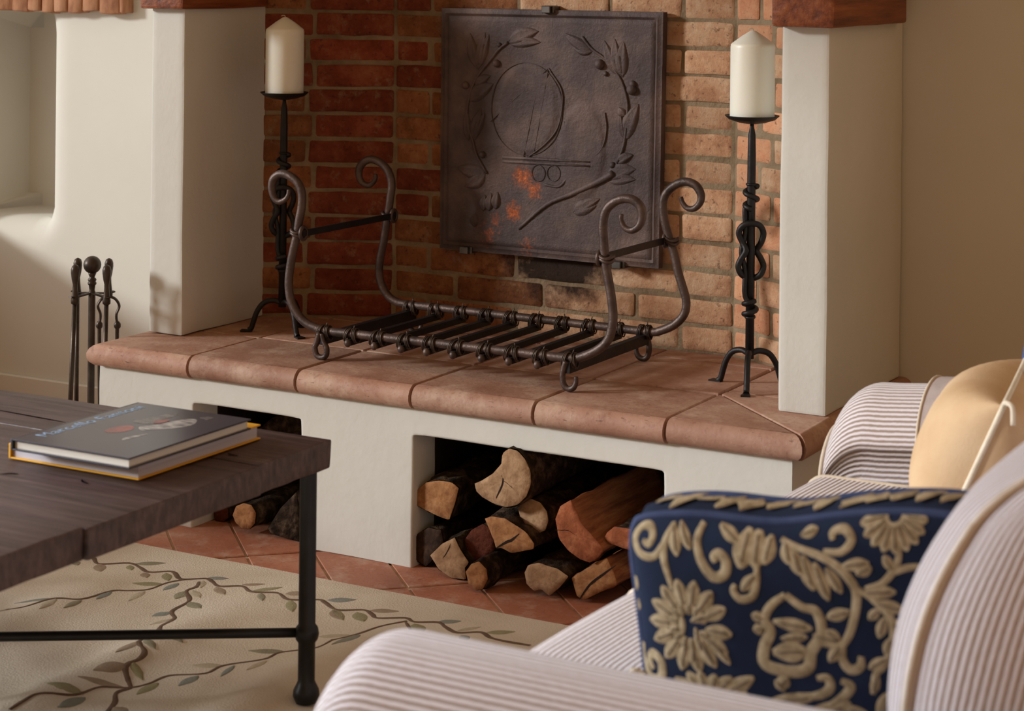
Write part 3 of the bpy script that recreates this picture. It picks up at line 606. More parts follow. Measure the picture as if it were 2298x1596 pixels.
# ---------------------------------------------------------------- candle stands and candles
def helix(c, z0, z1, turns, r, n=40, ph=0): return [(c[0]+r*math.cos(ph+2*PI*turns*i/n), c[1]+r*math.sin(ph+2*PI*turns*i/n), z0+(z1-z0)*i/n) for i in range(n+1)]
VR = Vector((math.cos(YAW), math.sin(YAW), 0))                 # the knot lies in a plane turned towards the room
VF = Vector((math.sin(YAW), -math.cos(YAW), 0))
def stand(c, angs, label):
    t = thing('candle_stand', label, 'candle stand', (c[0], c[1], H), 'wrought iron candle stands in the fireplace')
    C3 = lambda s, d, z: Vector((c[0], c[1], z))+VR*s+VF*d
    mk('pole', lathe([(.0095, .462), (.0092, .84), (.0090, .90), (.0080, .945), (.0045, .962), (.004, .974)], c, 14), M['iron'], t, smooth=True)
    mk('drip_pan', lathe([(.012, .9685), (.030, .9715), (.050, .978), (.0585, .9855), (.0590, .987), (.0565, .9865), (.046, .981), (.012, .9790)], c, 36), M['iron'], t, smooth=True)
    for a in angs:
        A = math.radians(a); d = Vector((math.cos(A), math.sin(A), 0)); b = Vector((c[0], c[1], 0))
        cc = catmull([b+d*r+Vector((0, 0, z)) for r, z in ((.002, .472), (.022, .4775), (.046, .470), (.062, .449), (.071, .424), (.076, .4085), (.082, .4035))], 5)
        mb = MB().add(tube(cc, .0066, 10)); q = b+d*.088
        n = Vector((-d.y, d.x, 0)); e = .0105
        pts = [b+d*.074-n*.006, b+d*.102-n*e, b+d*.102+n*e, b+d*.074+n*.006]
        mb.add(prism([p+Vector((0, 0, H+.0003)) for p in pts], (0, 0, 0), (0, 0, .0042)))
        mk('leg', mb, M['iron'], t, smooth=False, sharp=40)
    kn = MB()
    kn.add(tube([C3(.006, .004, .836)]+[Vector(p) for p in helix(c, .834, .785, 1.75, .0135, 36, math.atan2(VR.y, VR.x))], .0056, 9))
    kn.add(tube(catmull([C3(-.013, .002, .788), C3(-.0135, .003, .775), C3(-.0120, .003, .74), C3(-.0165, .003, .71), C3(-.020, .003, .69), C3(-.0120, .004, .65), C3(-.0125, .004, .61), C3(-.0095, .005, .592), C3(-.002, .010, .584)], 5), .0058, 9))
    loop = [C3(0, .014, .7555), C3(.018, .012, .750), C3(.0265, .006, .733), C3(.022, .0, .712), C3(.014, -.010, .694), C3(.022, -.004, .678), C3(.0275, .004, .662), C3(.021, .008, .645), C3(.008, .0, .636),
            C3(-.006, -.004, .636), C3(-.021, .006, .645), C3(-.0275, .010, .662), C3(-.022, .012, .678), C3(-.012, .014, .696), C3(-.018, .006, .712), C3(-.0265, .004, .733), C3(-.018, .010, .750)]
    kn.add(tube(catmull(loop, 5, True), .0068, 9, True))
    kn.add(tube([C3(.008, .0, .551)]+[Vector(p) for p in helix(c, .553, .588, 1.6, .0135, 34, 2.2)], .0056, 9))
    for zz in (.838, .551): kn.add(tube([C3(.0095*math.cos(a), .0095*math.sin(a), zz) for a in np.linspace(0, 2*PI, 14)[:-1]], .003, 7, True))
    mk('knot', kn, M['iron'], t, smooth=True)
    return t
def candle(c, r, label):
    t = thing('pillar_candle', label, 'candle', (c[0], c[1], .9815), 'ivory pillar candles')
    mk('wax', lathe([(r*.985, .9815), (r, .985), (r, 1.134), (r*.985, 1.1395), (r*.93, 1.1425), (r*.5, 1.158), (r*.12, 1.1695), (.001, 1.1705)], c, 40), M['wax'], t, sharp=50)
    mk('wick', tube(catmull([(c[0], c[1], 1.168), (c[0]-.001, c[1], 1.1735), (c[0]-.006, c[1]-.002, 1.1742), (c[0]-.009, c[1]-.003, 1.1728)], 3), .0011, 6), M['wick'], t, smooth=True)
CR, CL = (1.529, .375), (.308, .36)
stand(CR, (167, -72, 47), 'black twisted iron candle stand beside the right pier, fully lit')
candle(CR, .0482, 'thick ivory pillar candle on the stand by the right pier')
stand(CL, (203, -27, 88), 'black twisted iron candle stand in shadow behind the grate\'s left horns')
candle(CL, .0468, 'thick ivory pillar candle on the shaded left stand')

# ---------------------------------------------------------------- fire tools
TC = (-.069, .1)
def tpos(sx, sy):
    q = Vector((TC[0], TC[1], 0))+VR*(sx*(.038-.004*sx*sy))-VF*(sy*.033); return q.x, q.y
ts = thing('fire_tool_stand', 'dark metal fire tool stand with ball finial, left of the hearth', 'fire tools', (TC[0], TC[1], 0))
M['toolmetal'] = pm('aged_bronze_metal', [S(52, 44, 40), S(84, 72, 62)], 20, .42, (.2, 120, .002), metal=.65, spec=.5)
mk('ball_finial', MB().add(sphere((TC[0], TC[1], .5665), .0215, 22, 14)).add(lathe([(.0215*.5, .549), (.008, .541), (.006, .536), (.0095, .533), (.0105, .530), (.0085, .526), (.0105, .523), (.0105, .520), (.008, .517), (.0065, .505), (.0085, .500), (.0085, .496)], TC, 20)), M['toolmetal'], ts, smooth=True)
mk('post', lathe([(.0085, .012), (.0085, .498)], TC, 16), M['toolmetal'], ts, sharp=40)
mk('base', MB().add(lathe([(.085, .0005), (.085, .006), (.078, .011), (.02, .014), (.012, .03)], TC, 28)), M['toolmetal'], ts, sharp=40)
mb = MB()
for sx in (-1, 1):
    for sy in (-1, 1):
        q = Vector((*tpos(sx, sy), 0)); c0 = Vector((TC[0], TC[1], 0)); d = q-c0
        mb.add(tube(catmull([c0+Vector((0, 0, .498)), c0+d*.5+Vector((0, 0, .496)), c0+d+Vector((0, 0, .4925)), c0+d*1.3+Vector((0, 0, .4955))], 4), .0085, 8, flat=.28))
mk('bracket', mb, M['toolmetal'], ts, sharp=50)
def tool(name, label, sx, sy, zt, tilt):
    x, y = tpos(sx, sy)
    t = thing(name, label, 'fire tool', (x, y, .1))
    lean = lambda z: (x-tilt*(.5-z), y+sy*.006*(.5-z)*4)
    prof = [(.004, 0), (.0095, .004), (.0098, .012), (.008, .022), (.0062, .04), (.0058, .05), (.0085, .062), (.0105, .078), (.0105, .086), (.008, .094), (.002, .098)]
    mk('handle', lathe([(r, zt-.098+z) for r, z in prof], (x, y), 16), M['toolmetal'], t, smooth=True)
    return t, lean
P3 = lambda l, z: (l(z)[0], l(z)[1], z)
t, l = tool('fire_poker', 'slim bronze fire poker hanging at the rear left of the stand', -1, 1, .578, .02)
mk('rod', tube([P3(l, .482), P3(l, .3), P3(l, .09)], .0052, 10), M['toolmetal'], t, smooth=True)
mk('hook', tube(catmull([P3(l, .095), P3(l, .07), (l(.07)[0]+.014, l(.07)[1], .078)], 4), .004, 8), M['toolmetal'], t, smooth=True)
t, l = tool('fire_shovel', 'bronze fire shovel hanging at the front left of the stand', -1, -1, .572, .022)
mk('rod', tube([P3(l, .476), P3(l, .3), P3(l, .16)], .0056, 10), M['toolmetal'], t, smooth=True)
c0 = P3(l, .16); mk('blade', MB().add(box(c0[0]-.028, c0[0]+.028, c0[1]-.004, c0[1]-.002, .06, .165, .0008, 1)).add(box(c0[0]-.030, c0[0]-.027, c0[1]-.018, c0[1]-.002, .06, .16)).add(box(c0[0]+.027, c0[0]+.030, c0[1]-.018, c0[1]-.002, .06, .16)), M['toolmetal'], t)
t, l = tool('fire_brush', 'bronze hearth brush hanging at the front right of the stand', 1, -1, .572, .0)
mk('rod', tube([P3(l, .476), P3(l, .3), P3(l, .15)], .0056, 10), M['toolmetal'], t, smooth=True)
c0 = P3(l, .15); mk('bristles', lathe([(.008, .155), (.014, .145), (.017, .10), (.018, .06)], c0[:2], 16), M['iron'], t, sharp=40)
t, l = tool('fire_tongs', 'bronze fire tongs with bowed arms hanging at the rear right of the stand', 1, 1, .578, .0)
for s in (-1, 1):
    q = Vector((*tpos(1, 1), 0)); A_ = lambda d, z: q+VR*(s*d)+Vector((0, 0, z)); bx_, by_ = A_(.022, 0).x, A_(.022, 0).y
    c = catmull([A_(.002, .485), A_(.017, .478), A_(.026, .462), A_(.020, .444), A_(.0195, .432), A_(.022, .42)], 5)
    arm = mk('arm', MB().add(tube(c, .0058, 8, flat=.6)).add(tube([A_(.022, .424), A_(.0205, .3), A_(.016, .1), A_(.006, .07)], .0048, 8)).add(lathe([(.0062, .422), (.0085, .418), (.0085, .411), (.0062, .407)], (bx_, by_), 12)), M['toolmetal'], t, sharp=50)

# ---------------------------------------------------------------- firewood
M['bark'] = pm('dark_bark', [S(26, 19, 15), S(58, 44, 34), S(104, 84, 66)], 40, .95, (1.0, 70, .012), spec=.1, rand=.2)
M['splitwood'] = wood('split_wood', [S(96, 52, 30), S(150, 90, 54), S(176, 120, 78)], (30, 2, 30), 3, .85, .5)
M['redbark'] = pm('red_inner_bark', [S(52, 26, 20), S(92, 48, 34), S(70, 36, 27)], 40, .9, (.8, 50, .01), spec=.1)
def endgrain(name, cols):
    t = Nt(name); vec = t.coord('Object')
    d = t.n('ShaderNodeVectorMath', operation='MULTIPLY'); d.inputs[1].default_value = (1, 0, 1); t.l(vec, d.inputs[0])
    ln = t.n('ShaderNodeVectorMath', operation='LENGTH'); t.l(d.outputs[0], ln.inputs[0])
    nz = t.noise(vec, 22, 5, .6)
    r = t.math('ADD', t.math('MULTIPLY', ln.outputs['Value'], 150), t.math('MULTIPLY', nz, 7)); w_ = t.math('SINE', r)
    ring = t.ramp(w_, [(0, (0, 0, 0, 1)), (1, (1, 1, 1, 1))])
    base = t.ramp(t.noise(vec, 26, 7, .7), [(.3, cols[0]), (.5, cols[1]), (.7, cols[2])])
    sp = t.ramp(t.noise(vec, 90, 6, .75), [(.36, (1, 1, 1, 1)), (.5, (0, 0, 0, 1))])
    col = t.mix(t.math('MULTIPLY', sp, .45), t.mix(t.math('MULTIPLY', ring, .28), base, cols[0]), cols[0])
    t.bump(t.noise(vec, 180, 5, .6), .4, .003)
    return t.fin(col, .9, 0, .15)
M['end_pale'] = endgrain('cut_wood_pale', [S(122, 90, 64), S(164, 130, 98), S(186, 154, 120)])
M['end_tan'] = endgrain('cut_wood_tan', [S(112, 72, 46), S(160, 112, 72), S(182, 138, 96)])
M['end_orange'] = endgrain('cut_wood_orange', [S(104, 54, 32), S(142, 80, 50), S(166, 108, 74)])
M['end_dark'] = endgrain('cut_wood_dark', [S(30, 21, 17), S(58, 42, 33), S(88, 66, 50)])
M['crack'] = pm('crack_shadow', [S(34, 22, 16)], 8, .95)
def resample(poly, n):
    P = [Vector(p) for p in poly]; L = [0]
    for i in range(len(P)): L.append(L[-1]+(P[(i+1) % len(P)]-P[i]).length)
    out = []
    for k in range(n):
        s = L[-1]*k/n; i = max(j for j in range(len(P)) if L[j] <= s+1e-9); t = (s-L[i])/max(1e-9, L[i+1]-L[i]); out.append(P[i].lerp(P[(i+1) % len(P)], t))
    return out
def log(name, label, key, length, body, end, drift=(0, 0), cracks=(), rough=.006, seed=0):
    y, poly = LOGS[key]; N = 48; pts = resample(poly, N); c = sum(pts, Vector((0, 0)))/N
    zmin = min(p.y for p in pts)
    t = thing(name, label, 'firewood', (c.x, y+length/2, max(zmin, .001)), 'split firewood logs')
    v = []; f = []; NR = 16
    for j in range(NR+1):
        s = j/NR
        for i, p in enumerate(pts):
            q = c+(p-c)*(1+.03*math.sin(3*s+seed))
            d = (p-c).normalized(); a = noise.noise(Vector((p.x*75, s*length*28, p.y*75+seed)))*rough+noise.noise(Vector((p.x*18, s*5, p.y*18+seed)))*rough*1.2
            if j == 0: a *= .3
            z = max(q.y+d.y*a+drift[1]*s*length, .0012)
            v.append((q.x+d.x*a+drift[0]*s*length, y+s*length, z))
    for j in range(NR):
        for i in range(N): f.append((j*N+i, j*N+(i+1) % N, (j+1)*N+(i+1) % N, (j+1)*N+i))
    f.append(tuple(range(NR*N, NR*N+N)))
    mk('body', (v, f), M[body], t, smooth=True)
    # sawn end: slightly domed fan, proud of the bark by nothing
    n2 = MB(); rings = []
    for sc_, dy in ((1.0, 0.0), (.985, -.0012), (.6, -.0016), (.25, -.0012)):
        rings.append([(c.x+(p.x-c.x)*sc_, y+dy-.0004+.0012*noise.noise(Vector((p.x*90*sc_, seed, p.y*90*sc_))), max(.0013, c.y+(p.y-c.y)*sc_)) for p in pts])
    vv = [p for r in rings for p in r]+[(c.x, y-.0016, c.y)]; ff = []
    for j in range(3):
        for i in range(N): ff.append((j*N+i, j*N+(i+1) % N, (j+1)*N+(i+1) % N, (j+1)*N+i))
    ff += [(3*N+i, 3*N+(i+1) % N, 4*N) for i in range(N)]
    face = mk('cut_face', (vv, ff), M[end], t, smooth=True, at=(c.x, y, c.y))
    for line, wd in cracks:
        L_ = catmull([(c.x+a, y-.0022, c.y+b) for a, b in line], 4); vv = []; ff = []
        for i, p in enumerate(L_):
            s = i/(len(L_)-1); ww = wd*math.sin(PI*min(.97, .12+.8*s)); jx = noise.noise(p*160)*.0016
            vv += [(p.x-ww+jx, p.y, p.z+ww+jx), (p.x+ww+jx, p.y, p.z-ww+jx)]
        for i in range(len(L_)-1): ff.append((2*i, 2*i+1, 2*i+3, 2*i+2))
        mk('crack', (vv, ff), M['crack'], face)
    return t
log('firewood_log', 'quarter-split log with fanned pale end, upper left of right woodpile', 'a', .30, 'bark', 'end_tan', (.0, .06), seed=1)
log('firewood_log', 'notched round log with cracked end, topmost of the right woodpile', 'b', .30, 'bark', 'end_pale', (.02, 0), [([(-.022, -.04), (-.006, -.006), (-.008, .012)], .0016), ([(-.004, 0), (.016, -.012), (.034, -.026)], .0014)], seed=2)
log('firewood_log', 'round smooth pale-ended log left of the big orange one', 'c', .33, 'bark', 'end_pale', (.04, .02), seed=3)
log('firewood_log', 'large orange half log in the middle right of the woodpile', 'd', .36, 'splitwood', 'end_orange', (.05, .04), [([(-.05, 0), (-.02, .004), (.0, -.004)], .0008)], seed=4)
log('firewood_log', 'reddish split log partly behind the navy cushion', 'e', .34, 'bark', 'end_orange', (.03, .02), seed=5)
log('firewood_log', 'yellowish wedge log with a wide crack, centre of the woodpile', 'f', .32, 'bark', 'end_tan', (.03, .04), [([(-.028, -.030), (-.004, -.014), (.008, -.008), (.026, .008)], .0022)], seed=6)
log('firewood_log', 'dark bark-covered log at the lower left of the right niche', 'g', .34, 'bark', 'end_dark', (0, 0), rough=.006, seed=7)
log('firewood_log', 'pale wedge log on the floor at the left of the woodpile', 'h', .32, 'bark', 'end_pale', (.03, .02), [([(-.02, 0), (-.008, .018), (.0, .036)], .0008)], seed=8)
log('firewood_log', 'dark red barked log behind the pale floor wedge', 'i', .30, 'bark', 'redbark', (.03, .02), rough=.006, seed=9)
log('firewood_log', 'small round log lying nearest the room on the floor', 'j', .36, 'bark', 'end_tan', (.05, .01), seed=10)
log('firewood_log', 'pale two-lobed log on the floor below the big orange one', 'k', .32, 'bark', 'end_pale', (.04, .01), seed=11)
log('firewood_log', 'squared split log with a long diagonal crack beside the sofa', 'l', .32, 'splitwood', 'end_tan', (.05, .0), [([(-.034, -.046), (-.01, -.012), (.02, .014), (.05, .038)], .0018)], seed=12)
log('firewood_log', 'reddish dark log in the left niche behind the table edge', 'm', .30, 'bark', 'redbark', seed=13)
log('firewood_log', 'round tan-ended log in the left niche', 'n', .32, 'bark', 'end_tan', (.04, .02), seed=14)
log('firewood_log', 'rough bark wedge beside the table leg in the left niche', 'o', .30, 'bark', 'bark', (0, 0), rough=.008, seed=15)
LOGS['p'] = [.20, [[.33, .125], [.37, .12], [.44, .13], [.52, .15], [.58, .18], [.582, .22], [.54, .258], [.47, .262], [.40, .235], [.345, .19]]]
log('firewood_log', 'large log on top in the left niche, its bark showing over the tabletop', 'p', .28, 'bark', 'bark', rough=.007, seed=16)

# ---------------------------------------------------------------- rug
M['rug'] = pm('cream_wool_rug', [S(196, 180, 158), S(210, 196, 176), S(216, 204, 186)], 5, .98, (.6, 260, .004), spec=.05)
M['vine'] = pm('brown_rug_yarn', [S(104, 84, 70), S(120, 99, 83)], 40, .98, (.5, 260, .003), spec=.05)
LEAFM = [pm('rug_leaf_%s' % n, [c, tuple(min(1, q*1.18) for q in c[:3])+(1,)], 60, .98, (.5, 260, .003), spec=.05) for n, c in (('sage', S(138, 132, 110)), ('slate', S(132, 134, 124)), ('taupe', S(150, 132, 112)), ('pale', S(174, 160, 138)), ('olive', S(144, 137, 106)))]
def rip(x, y):
    a = .5+.5*math.sin((x-.64)*2*PI/.33+.9*math.sin(y*1.6))
    fade = max(0, min(1, (-y-.30)/.5))
    return 0.012+.021*a**3*fade+.003*noise.noise(Vector((x*3, y*3, 0)))*fade
RX0, RX1, RY0, RY1 = -.75, 1.86, -3.2, -.166
nx, ny = 120, 130; v = []; f = []
for j in range(ny+1):
    for i in range(nx+1):
        x, y = RX0+(RX1-RX0)*i/nx, RY0+(RY1-RY0)*j/ny
        wv = .004*noise.noise(Vector((x*4, y*4, 5)))
        v.append((x, y+(wv if j == ny else 0), rip(x, y)))
for j in range(ny):
    for i in range(nx): a = j*(nx+1)+i; f.append((a, a+1, a+nx+2, a+nx+1))
rim = [i for i in range(nx+1)]+[j*(nx+1)+nx for j in range(1, ny+1)]+[ny*(nx+1)+i for i in range(nx-1, -1, -1)]+[j*(nx+1) for j in range(ny-1, 0, -1)]
n0 = len(v); v += [(v[i][0], v[i][1], .0006) for i in rim]
for i in range(len(rim)): f.append((rim[i], n0+i, n0+(i+1) % len(rim), rim[(i+1) % len(rim)]))
rug = thing('rug', 'cream wool rug with winding brown vine and leaf pattern', 'rug', (.55, -1.6, 0))
mk('pile', (v, f), M['rug'], rug, sharp=50)
def ribbon(pts, wid):
    c = catmull([(p[0], p[1], 0) for p in pts], 5); v = []; f = []
    for i, p in enumerate(c):
        d = (c[min(i+1, len(c)-1)]-c[max(i-1, 0)]).normalized(); n = Vector((-d.y, d.x, 0)); ww = wid*(.75+.35*abs(math.sin(i*.33)))
        for s in (-1, -.5, .5, 1):
            q = p+n*ww*s; v.append((q.x, q.y, rip(q.x, q.y)+(.0010 if abs(s) < 1 else -.0004)))
    for i in range(len(c)-1):
        for s in range(3): a = i*4+s; f.append((a, a+1, a+5, a+4))
    return v, f
for i, vn in enumerate(VINES): mk('vine', ribbon(vn, .0062 if i in (0, 2) else .0042), M['vine'], rug, smooth=True)
for i, (a, b, w_) in enumerate(RUGLEAVES):
    a, b = Vector((*a, 0)), Vector((*b, 0)); d = b-a; n = Vector((-d.y, d.x, 0)).normalized(); v = []; f = []; N = 10
    for q in range(N+1):
        t = q/N; ww = max(.0006, w_*.62*math.sin(PI*t**.85)**.8)
        for s in (-1, -.6, 0, .6, 1):
            p = a+d*t+n*(ww*s); v.append((p.x, p.y, rip(p.x, p.y)+(.0008 if abs(s) < 1 else -.0004)))
    for q in range(N):
        for s in range(4): e = q*5+s; f.append((e, e+1, e+6, e+5))
    mk('leaf', (v, f), LEAFM[(i*7+i//3) % 5], rug, smooth=True)

# ---------------------------------------------------------------- coffee table
TB = thing('coffee_table', 'dark plank coffee table on black iron legs with ball feet', 'table', (.54, -1.195, .013))
TX0, TX1 = -.12, 1.205
pb = [-.750, -.962, -1.395, -1.64]
for i in range(3):
    y1, y0 = pb[i], pb[i+1]; vf = box(TX0, TX1+(.0, .004, -.003)[i], y0+.0006, y1-.0006, .425, .4755+(.0, -.0006, .0004)[i], .0035, 2, cuts=5)
    v, f = vf; out = []
    for p in v:
        q = Vector(p); d = noise.noise_vector(Vector((q.x*9, q.y*14, q.z*20)))
        e = max(0, (q.x-TX1+.03)/.03)
        z = q.z+d.z*.0022-(.004*max(0, e-.6) if q.z > .45 else 0)
        x = q.x+d.x*.004*min(1, e)
        if i == 0 and q.y > y1-.02: z -= .0; q.y += d.y*.005
        out.append((x, q.y+d.y*.0008, z))
    mk('plank', (out, f), M['tabletop'], TB, sharp=45)
M['tcrack'] = pm('wood_check', [S(14, 10, 9)], 9, 1.0, spec=0)
for pts in ([(.73, -.90), (.69, -.897), (.62, -.893), (.55, -.888)], [(.885, -1.235), (.895, -1.222), (.91, -1.218)], [(1.02, -1.19), (1.03, -1.20), (1.045, -1.205)], [(1.115, -.93), (1.125, -.934), (1.14, -.935)]):
    c = catmull([(x, y, .4760) for x, y in pts], 4); mk('wood_check', tube(c, [.0022*math.sin(PI*(.1+.8*i/len(c))) for i in range(len(c))], 6, flat=.25), M['tcrack'], TB)
M['tablemetal'] = pm('black_painted_iron', [S(22, 22, 24), S(32, 31, 32)], 30, .42, (.2, 120, .002), metal=.4, spec=.5)
legs = [(1.177, -.779), (1.177, -1.611), (-.09, -.779), (-.09, -1.611)]
for (x, y) in legs:
    zr_ = rip(x, y)-.001
    mk('leg', lathe([(.006, zr_), (.018, zr_+.004), (.0235, zr_+.016), (.0225, zr_+.026), (.0175, zr_+.036), (.0150, zr_+.042), (.0150, .122), (.0195, .128), (.0215, .138), (.0195, .148), (.0150, .154), (.0148, .425)], (x, y), 24), M['tablemetal'], TB, sharp=45)
for a, b in ((0, 3), (1, 2)):
    A, B = Vector((*legs[a], .139)), Vector((*legs[b], .139)); mk('stretcher', tube([A.lerp(B, t) for t in np.linspace(.012, .988, 12)], .0085, 12), M['tablemetal'], TB, smooth=True)
mk('apron_rail', MB().add(box(-.09, 1.177, -.785, -.773, .412, .4245)).add(box(-.09, 1.177, -1.617, -1.605, .412, .4245)), M['tablemetal'], TB)

# ---------------------------------------------------------------- books
M['pages'] = pm('book_pages', [S(206, 196, 182), S(222, 214, 202)], 2, .9, (.5, 4, .003), stretch=(1, 1, 260), spec=.1)
M['pages_cool'] = pm('book_pages_grey', [S(188, 182, 188), S(206, 200, 206)], 2, .9, (.5, 4, .003), stretch=(1, 1, 260), spec=.1)
M['yellow'] = pm('yellow_cover', [S(214, 150, 22), S(222, 162, 30)], 6, .5, spec=.4)
M['navycover'] = pm('glossy_dark_cover', [S(44, 44, 56), S(56, 54, 62)], 6, .22, spec=.5)
def book(label, x0, x1, y0, y1, z0, z1, cov, pag, sp=.004):
    t = thing('book', label, 'book', ((x0+x1)/2, (y0+y1)/2, z0)); th = .0028
    mk('page_block', box(x0+.006, x1-.005, y0+.005, y1-.005, z0+th, z1-th), M[pag], t)
    mk('front_cover', box(x0+.004, x1, y0, y1, z1-th, z1, .0008, 1), M[cov], t); mk('back_cover', box(x0+.004, x1, y0, y1, z0, z0+th, .0008, 1), M[cov], t)
    mk('spine', box(x0, x0+.0045, y0, y1, z0, z1, .0014, 2), M[cov], t)
    return t
book('yellow hardback book lying under the dark one', .828, 1.105, -1.152, -.822, .4768, .5025, 'yellow', 'pages_cool')
DB = book('dark glossy hardback with pale blue title, on top of the yellow book', .865, 1.115, -1.188, -.864, .503, .5215, 'navycover', 'pages')
ZT = .5217
def flat_patch(name, pts, mat, parent, z=ZT): 
    c = catmull([(x, y, z) for x, y in pts], 4, True); return mk(name, (c, [tuple(range(len(c)))]), mat, parent)
def text_mesh(s, size, mat, parent, loc, rotz):
    cu = bpy.data.curves.new('title', 'FONT'); cu.body = s; cu.size = size; cu.space_character = 1.12; cu.extrude = .00015
    tmp = bpy.data.objects.new('title', cu); COL.objects.link(tmp); dg = bpy.context.evaluated_depsgraph_get()
    me = bpy.data.meshes.new_from_object(tmp.evaluated_get(dg)); bpy.data.objects.remove(tmp, do_unlink=True)
    me.materials.clear(); me.materials.append(mat); me.transform(Matrix.Rotation(rotz, 4, 'Z'))
    o = bpy.data.objects.new('cover_title', me); return link(o, parent, loc)
M['titleblue'] = pm('title_pale_blue', [S(132, 158, 184)], 5, .4); M['art_red'] = pm('art_red', [S(150, 78, 70), S(96, 62, 62)], 60, .25); M['art_pale'] = pm('art_pale', [S(64, 62, 66), S(176, 168, 160)], 46, .25, stretch=(1, 3, 1)); M['art_dim'] = pm('art_grey', [S(56, 54, 60), S(116, 110, 104)], 60, .25)
text_mesh('Marcello Fantoni', .034, M['titleblue'], DB, (.905, -1.150, ZT), PI/2)
for nm, mt, pts in (('cover_art', 'art_red', [(.958, -1.062), (.975, -1.07), (.992, -1.05), (.99, -1.025), (.972, -1.012), (.958, -1.03)]),
                    ('cover_art', 'art_dim', [(.955, -.985), (.965, -.94), (.972, -.905), (.985, -.90), (.992, -.93), (.988, -.955), (.998, -.97), (.985, -.99)]),
                    ('cover_art', 'art_pale', [(.990, -1.01), (1.005, -.985), (1.015, -.94), (1.03, -.918), (1.045, -.925), (1.058, -.955), (1.05, -.985), (1.03, -1.01), (1.01, -1.03)]),
                    ('cover_art', 'art_pale', [(1.02, -1.085), (1.03, -1.05), (1.036, -1.045), (1.032, -1.075), (1.028, -1.10)]),
                    ('cover_art', 'art_dim', [(1.035, -.905), (1.045, -.89), (1.058, -.895), (1.055, -.912)])):
    flat_patch(nm, pts, M[mt], DB)
flat_patch('cover_art', [(.985, -.965), (.995, -.945), (1.006, -.95), (1.004, -.972), (.994, -.978)], M['art_red'], DB, ZT+.0003)

# ---------------------------------------------------------------- sofa
def stripes():
    t = Nt('ribbed_cream_stripe'); uv = t.n('ShaderNodeTexCoord'); sx = t.n('ShaderNodeSeparateXYZ'); t.l(uv.outputs['UV'], sx.inputs[0])
    vec = t.coord('Object'); wn = t.math('MULTIPLY', t.noise(vec, 120, 2), .22)
    ph = t.math('ADD', t.math('MULTIPLY', sx.outputs[0], 1/.0088), wn)
    w_ = t.math('SINE', t.math('MULTIPLY', ph, 2*PI)); w01 = t.math('MULTIPLY_ADD', w_, .5); t.t.nodes[-1].inputs[2].default_value = .5
    col = t.ramp(w01, [(.12, S(156, 138, 126)), (.42, S(190, 175, 168)), (.62, S(212, 202, 204)), (.9, S(222, 215, 219))])
    h = t.math('ADD', t.math('POWER', w01, .6), t.math('MULTIPLY', t.noise(vec, 420, 3), .3))
    t.bump(h, .55, .003)
    t.b.inputs['Sheen Weight'].default_value = .25
    return t.fin(col, .95, 0, .1)
M['stripe'] = stripes()
M['piping'] = pm('beige_piping', [S(196, 180, 158), S(214, 200, 182)], 60, .95, (.4, 400, .002), spec=.1)
M['capfabric'] = pm('mauve_grey_fabric', [S(168, 154, 150), S(182, 168, 164)], 40, .95, (.4, 380, .002), spec=.1)
M['sofa_leg'] = pm('dark_sofa_foot', [S(40, 28, 22), S(56, 40, 30)], 9, .5)
SO = thing('sofa', 'cream ribbed corduroy sofa with rolled arms and beige piping', 'sofa', (2.35, -1.0, 0))
def loft(name, rings, mat, parent, caps=True, closed=True, stripe_dir='ring'):
    n = len(rings[0]); v = []; uv = []; f = []
    mid = rings[len(rings)//2]; L = [0]
    for i in range(1, n): L.append(L[-1]+(Vector(mid[i])-Vector(mid[i-1])).length)
    d = 0
    for j, r in enumerate(rings):
        if j: d += (Vector(r[n//3])-Vector(rings[j-1][n//3])).length
        for i, p in enumerate(r): v.append(tuple(p)); uv.append((L[i], d) if stripe_dir == 'ring' else (d, L[i]))
    for j in range(len(rings)-1):
        for i in range(n if closed else n-1): a = j*n; f.append((a+i, a+(i+1) % n, a+n+(i+1) % n, a+n+i))
    if caps: f += [tuple(reversed(range(n))), tuple(range((len(rings)-1)*n, len(rings)*n))]
    return mk(name, (v, f), mat, parent, smooth=True, uv=uv)
def arm(yc, lift, x0, x1, hw=.098):
    """rolled arm running along x; stripes run along its length"""
    def ring(x, sh, zt):
        R_ = hw-sh; zc = zt-R_; pts = []
        for z in np.linspace(.07, zc, 8): pts.append((x, yc-R_*.93, float(z)))
        for a in np.linspace(PI, 0, 22): pts.append((x, yc+R_*math.cos(a), zc+R_*math.sin(a)))
        for z in np.linspace(zc, .07, 8): pts.append((x, yc+R_*.93, float(z)))
        return pts
    rings = []; r = .125; zt = .574
    prof = []
    for a in np.linspace(0, PI/2, 12): prof.append((x0+r*.95*(1-math.sin(a)), r*(1-math.cos(a)*1)))
    st = sorted(prof)
    out = []
    for x, dz in [(x0+.09*(1-math.cos(a)), .115*(1-math.sin(a))) for a in np.linspace(.12, PI/2, 11)]: out.append(ring(x, .012*(1-math.sin(min(PI/2, (x-x0)/.03*PI/2))), zt-dz))
    for x in np.linspace(x0+.11, x1, 10): out.append(ring(float(x), 0, zt+lift*(float(x)-x0-.1)))
    o = loft('arm', out, M['stripe'], SO)
    # piping follows the edge of the front panel
    ed = [Vector(p)+Vector((-.003, 0, 0)) for p in out[1]]
    mk('piping', tube(ed, .0042, 8), M['piping'], o, smooth=True)
    return o
arm(-1.803, 0.0, 1.925, 2.80); arm(-.235, .10, 1.95, 2.80)
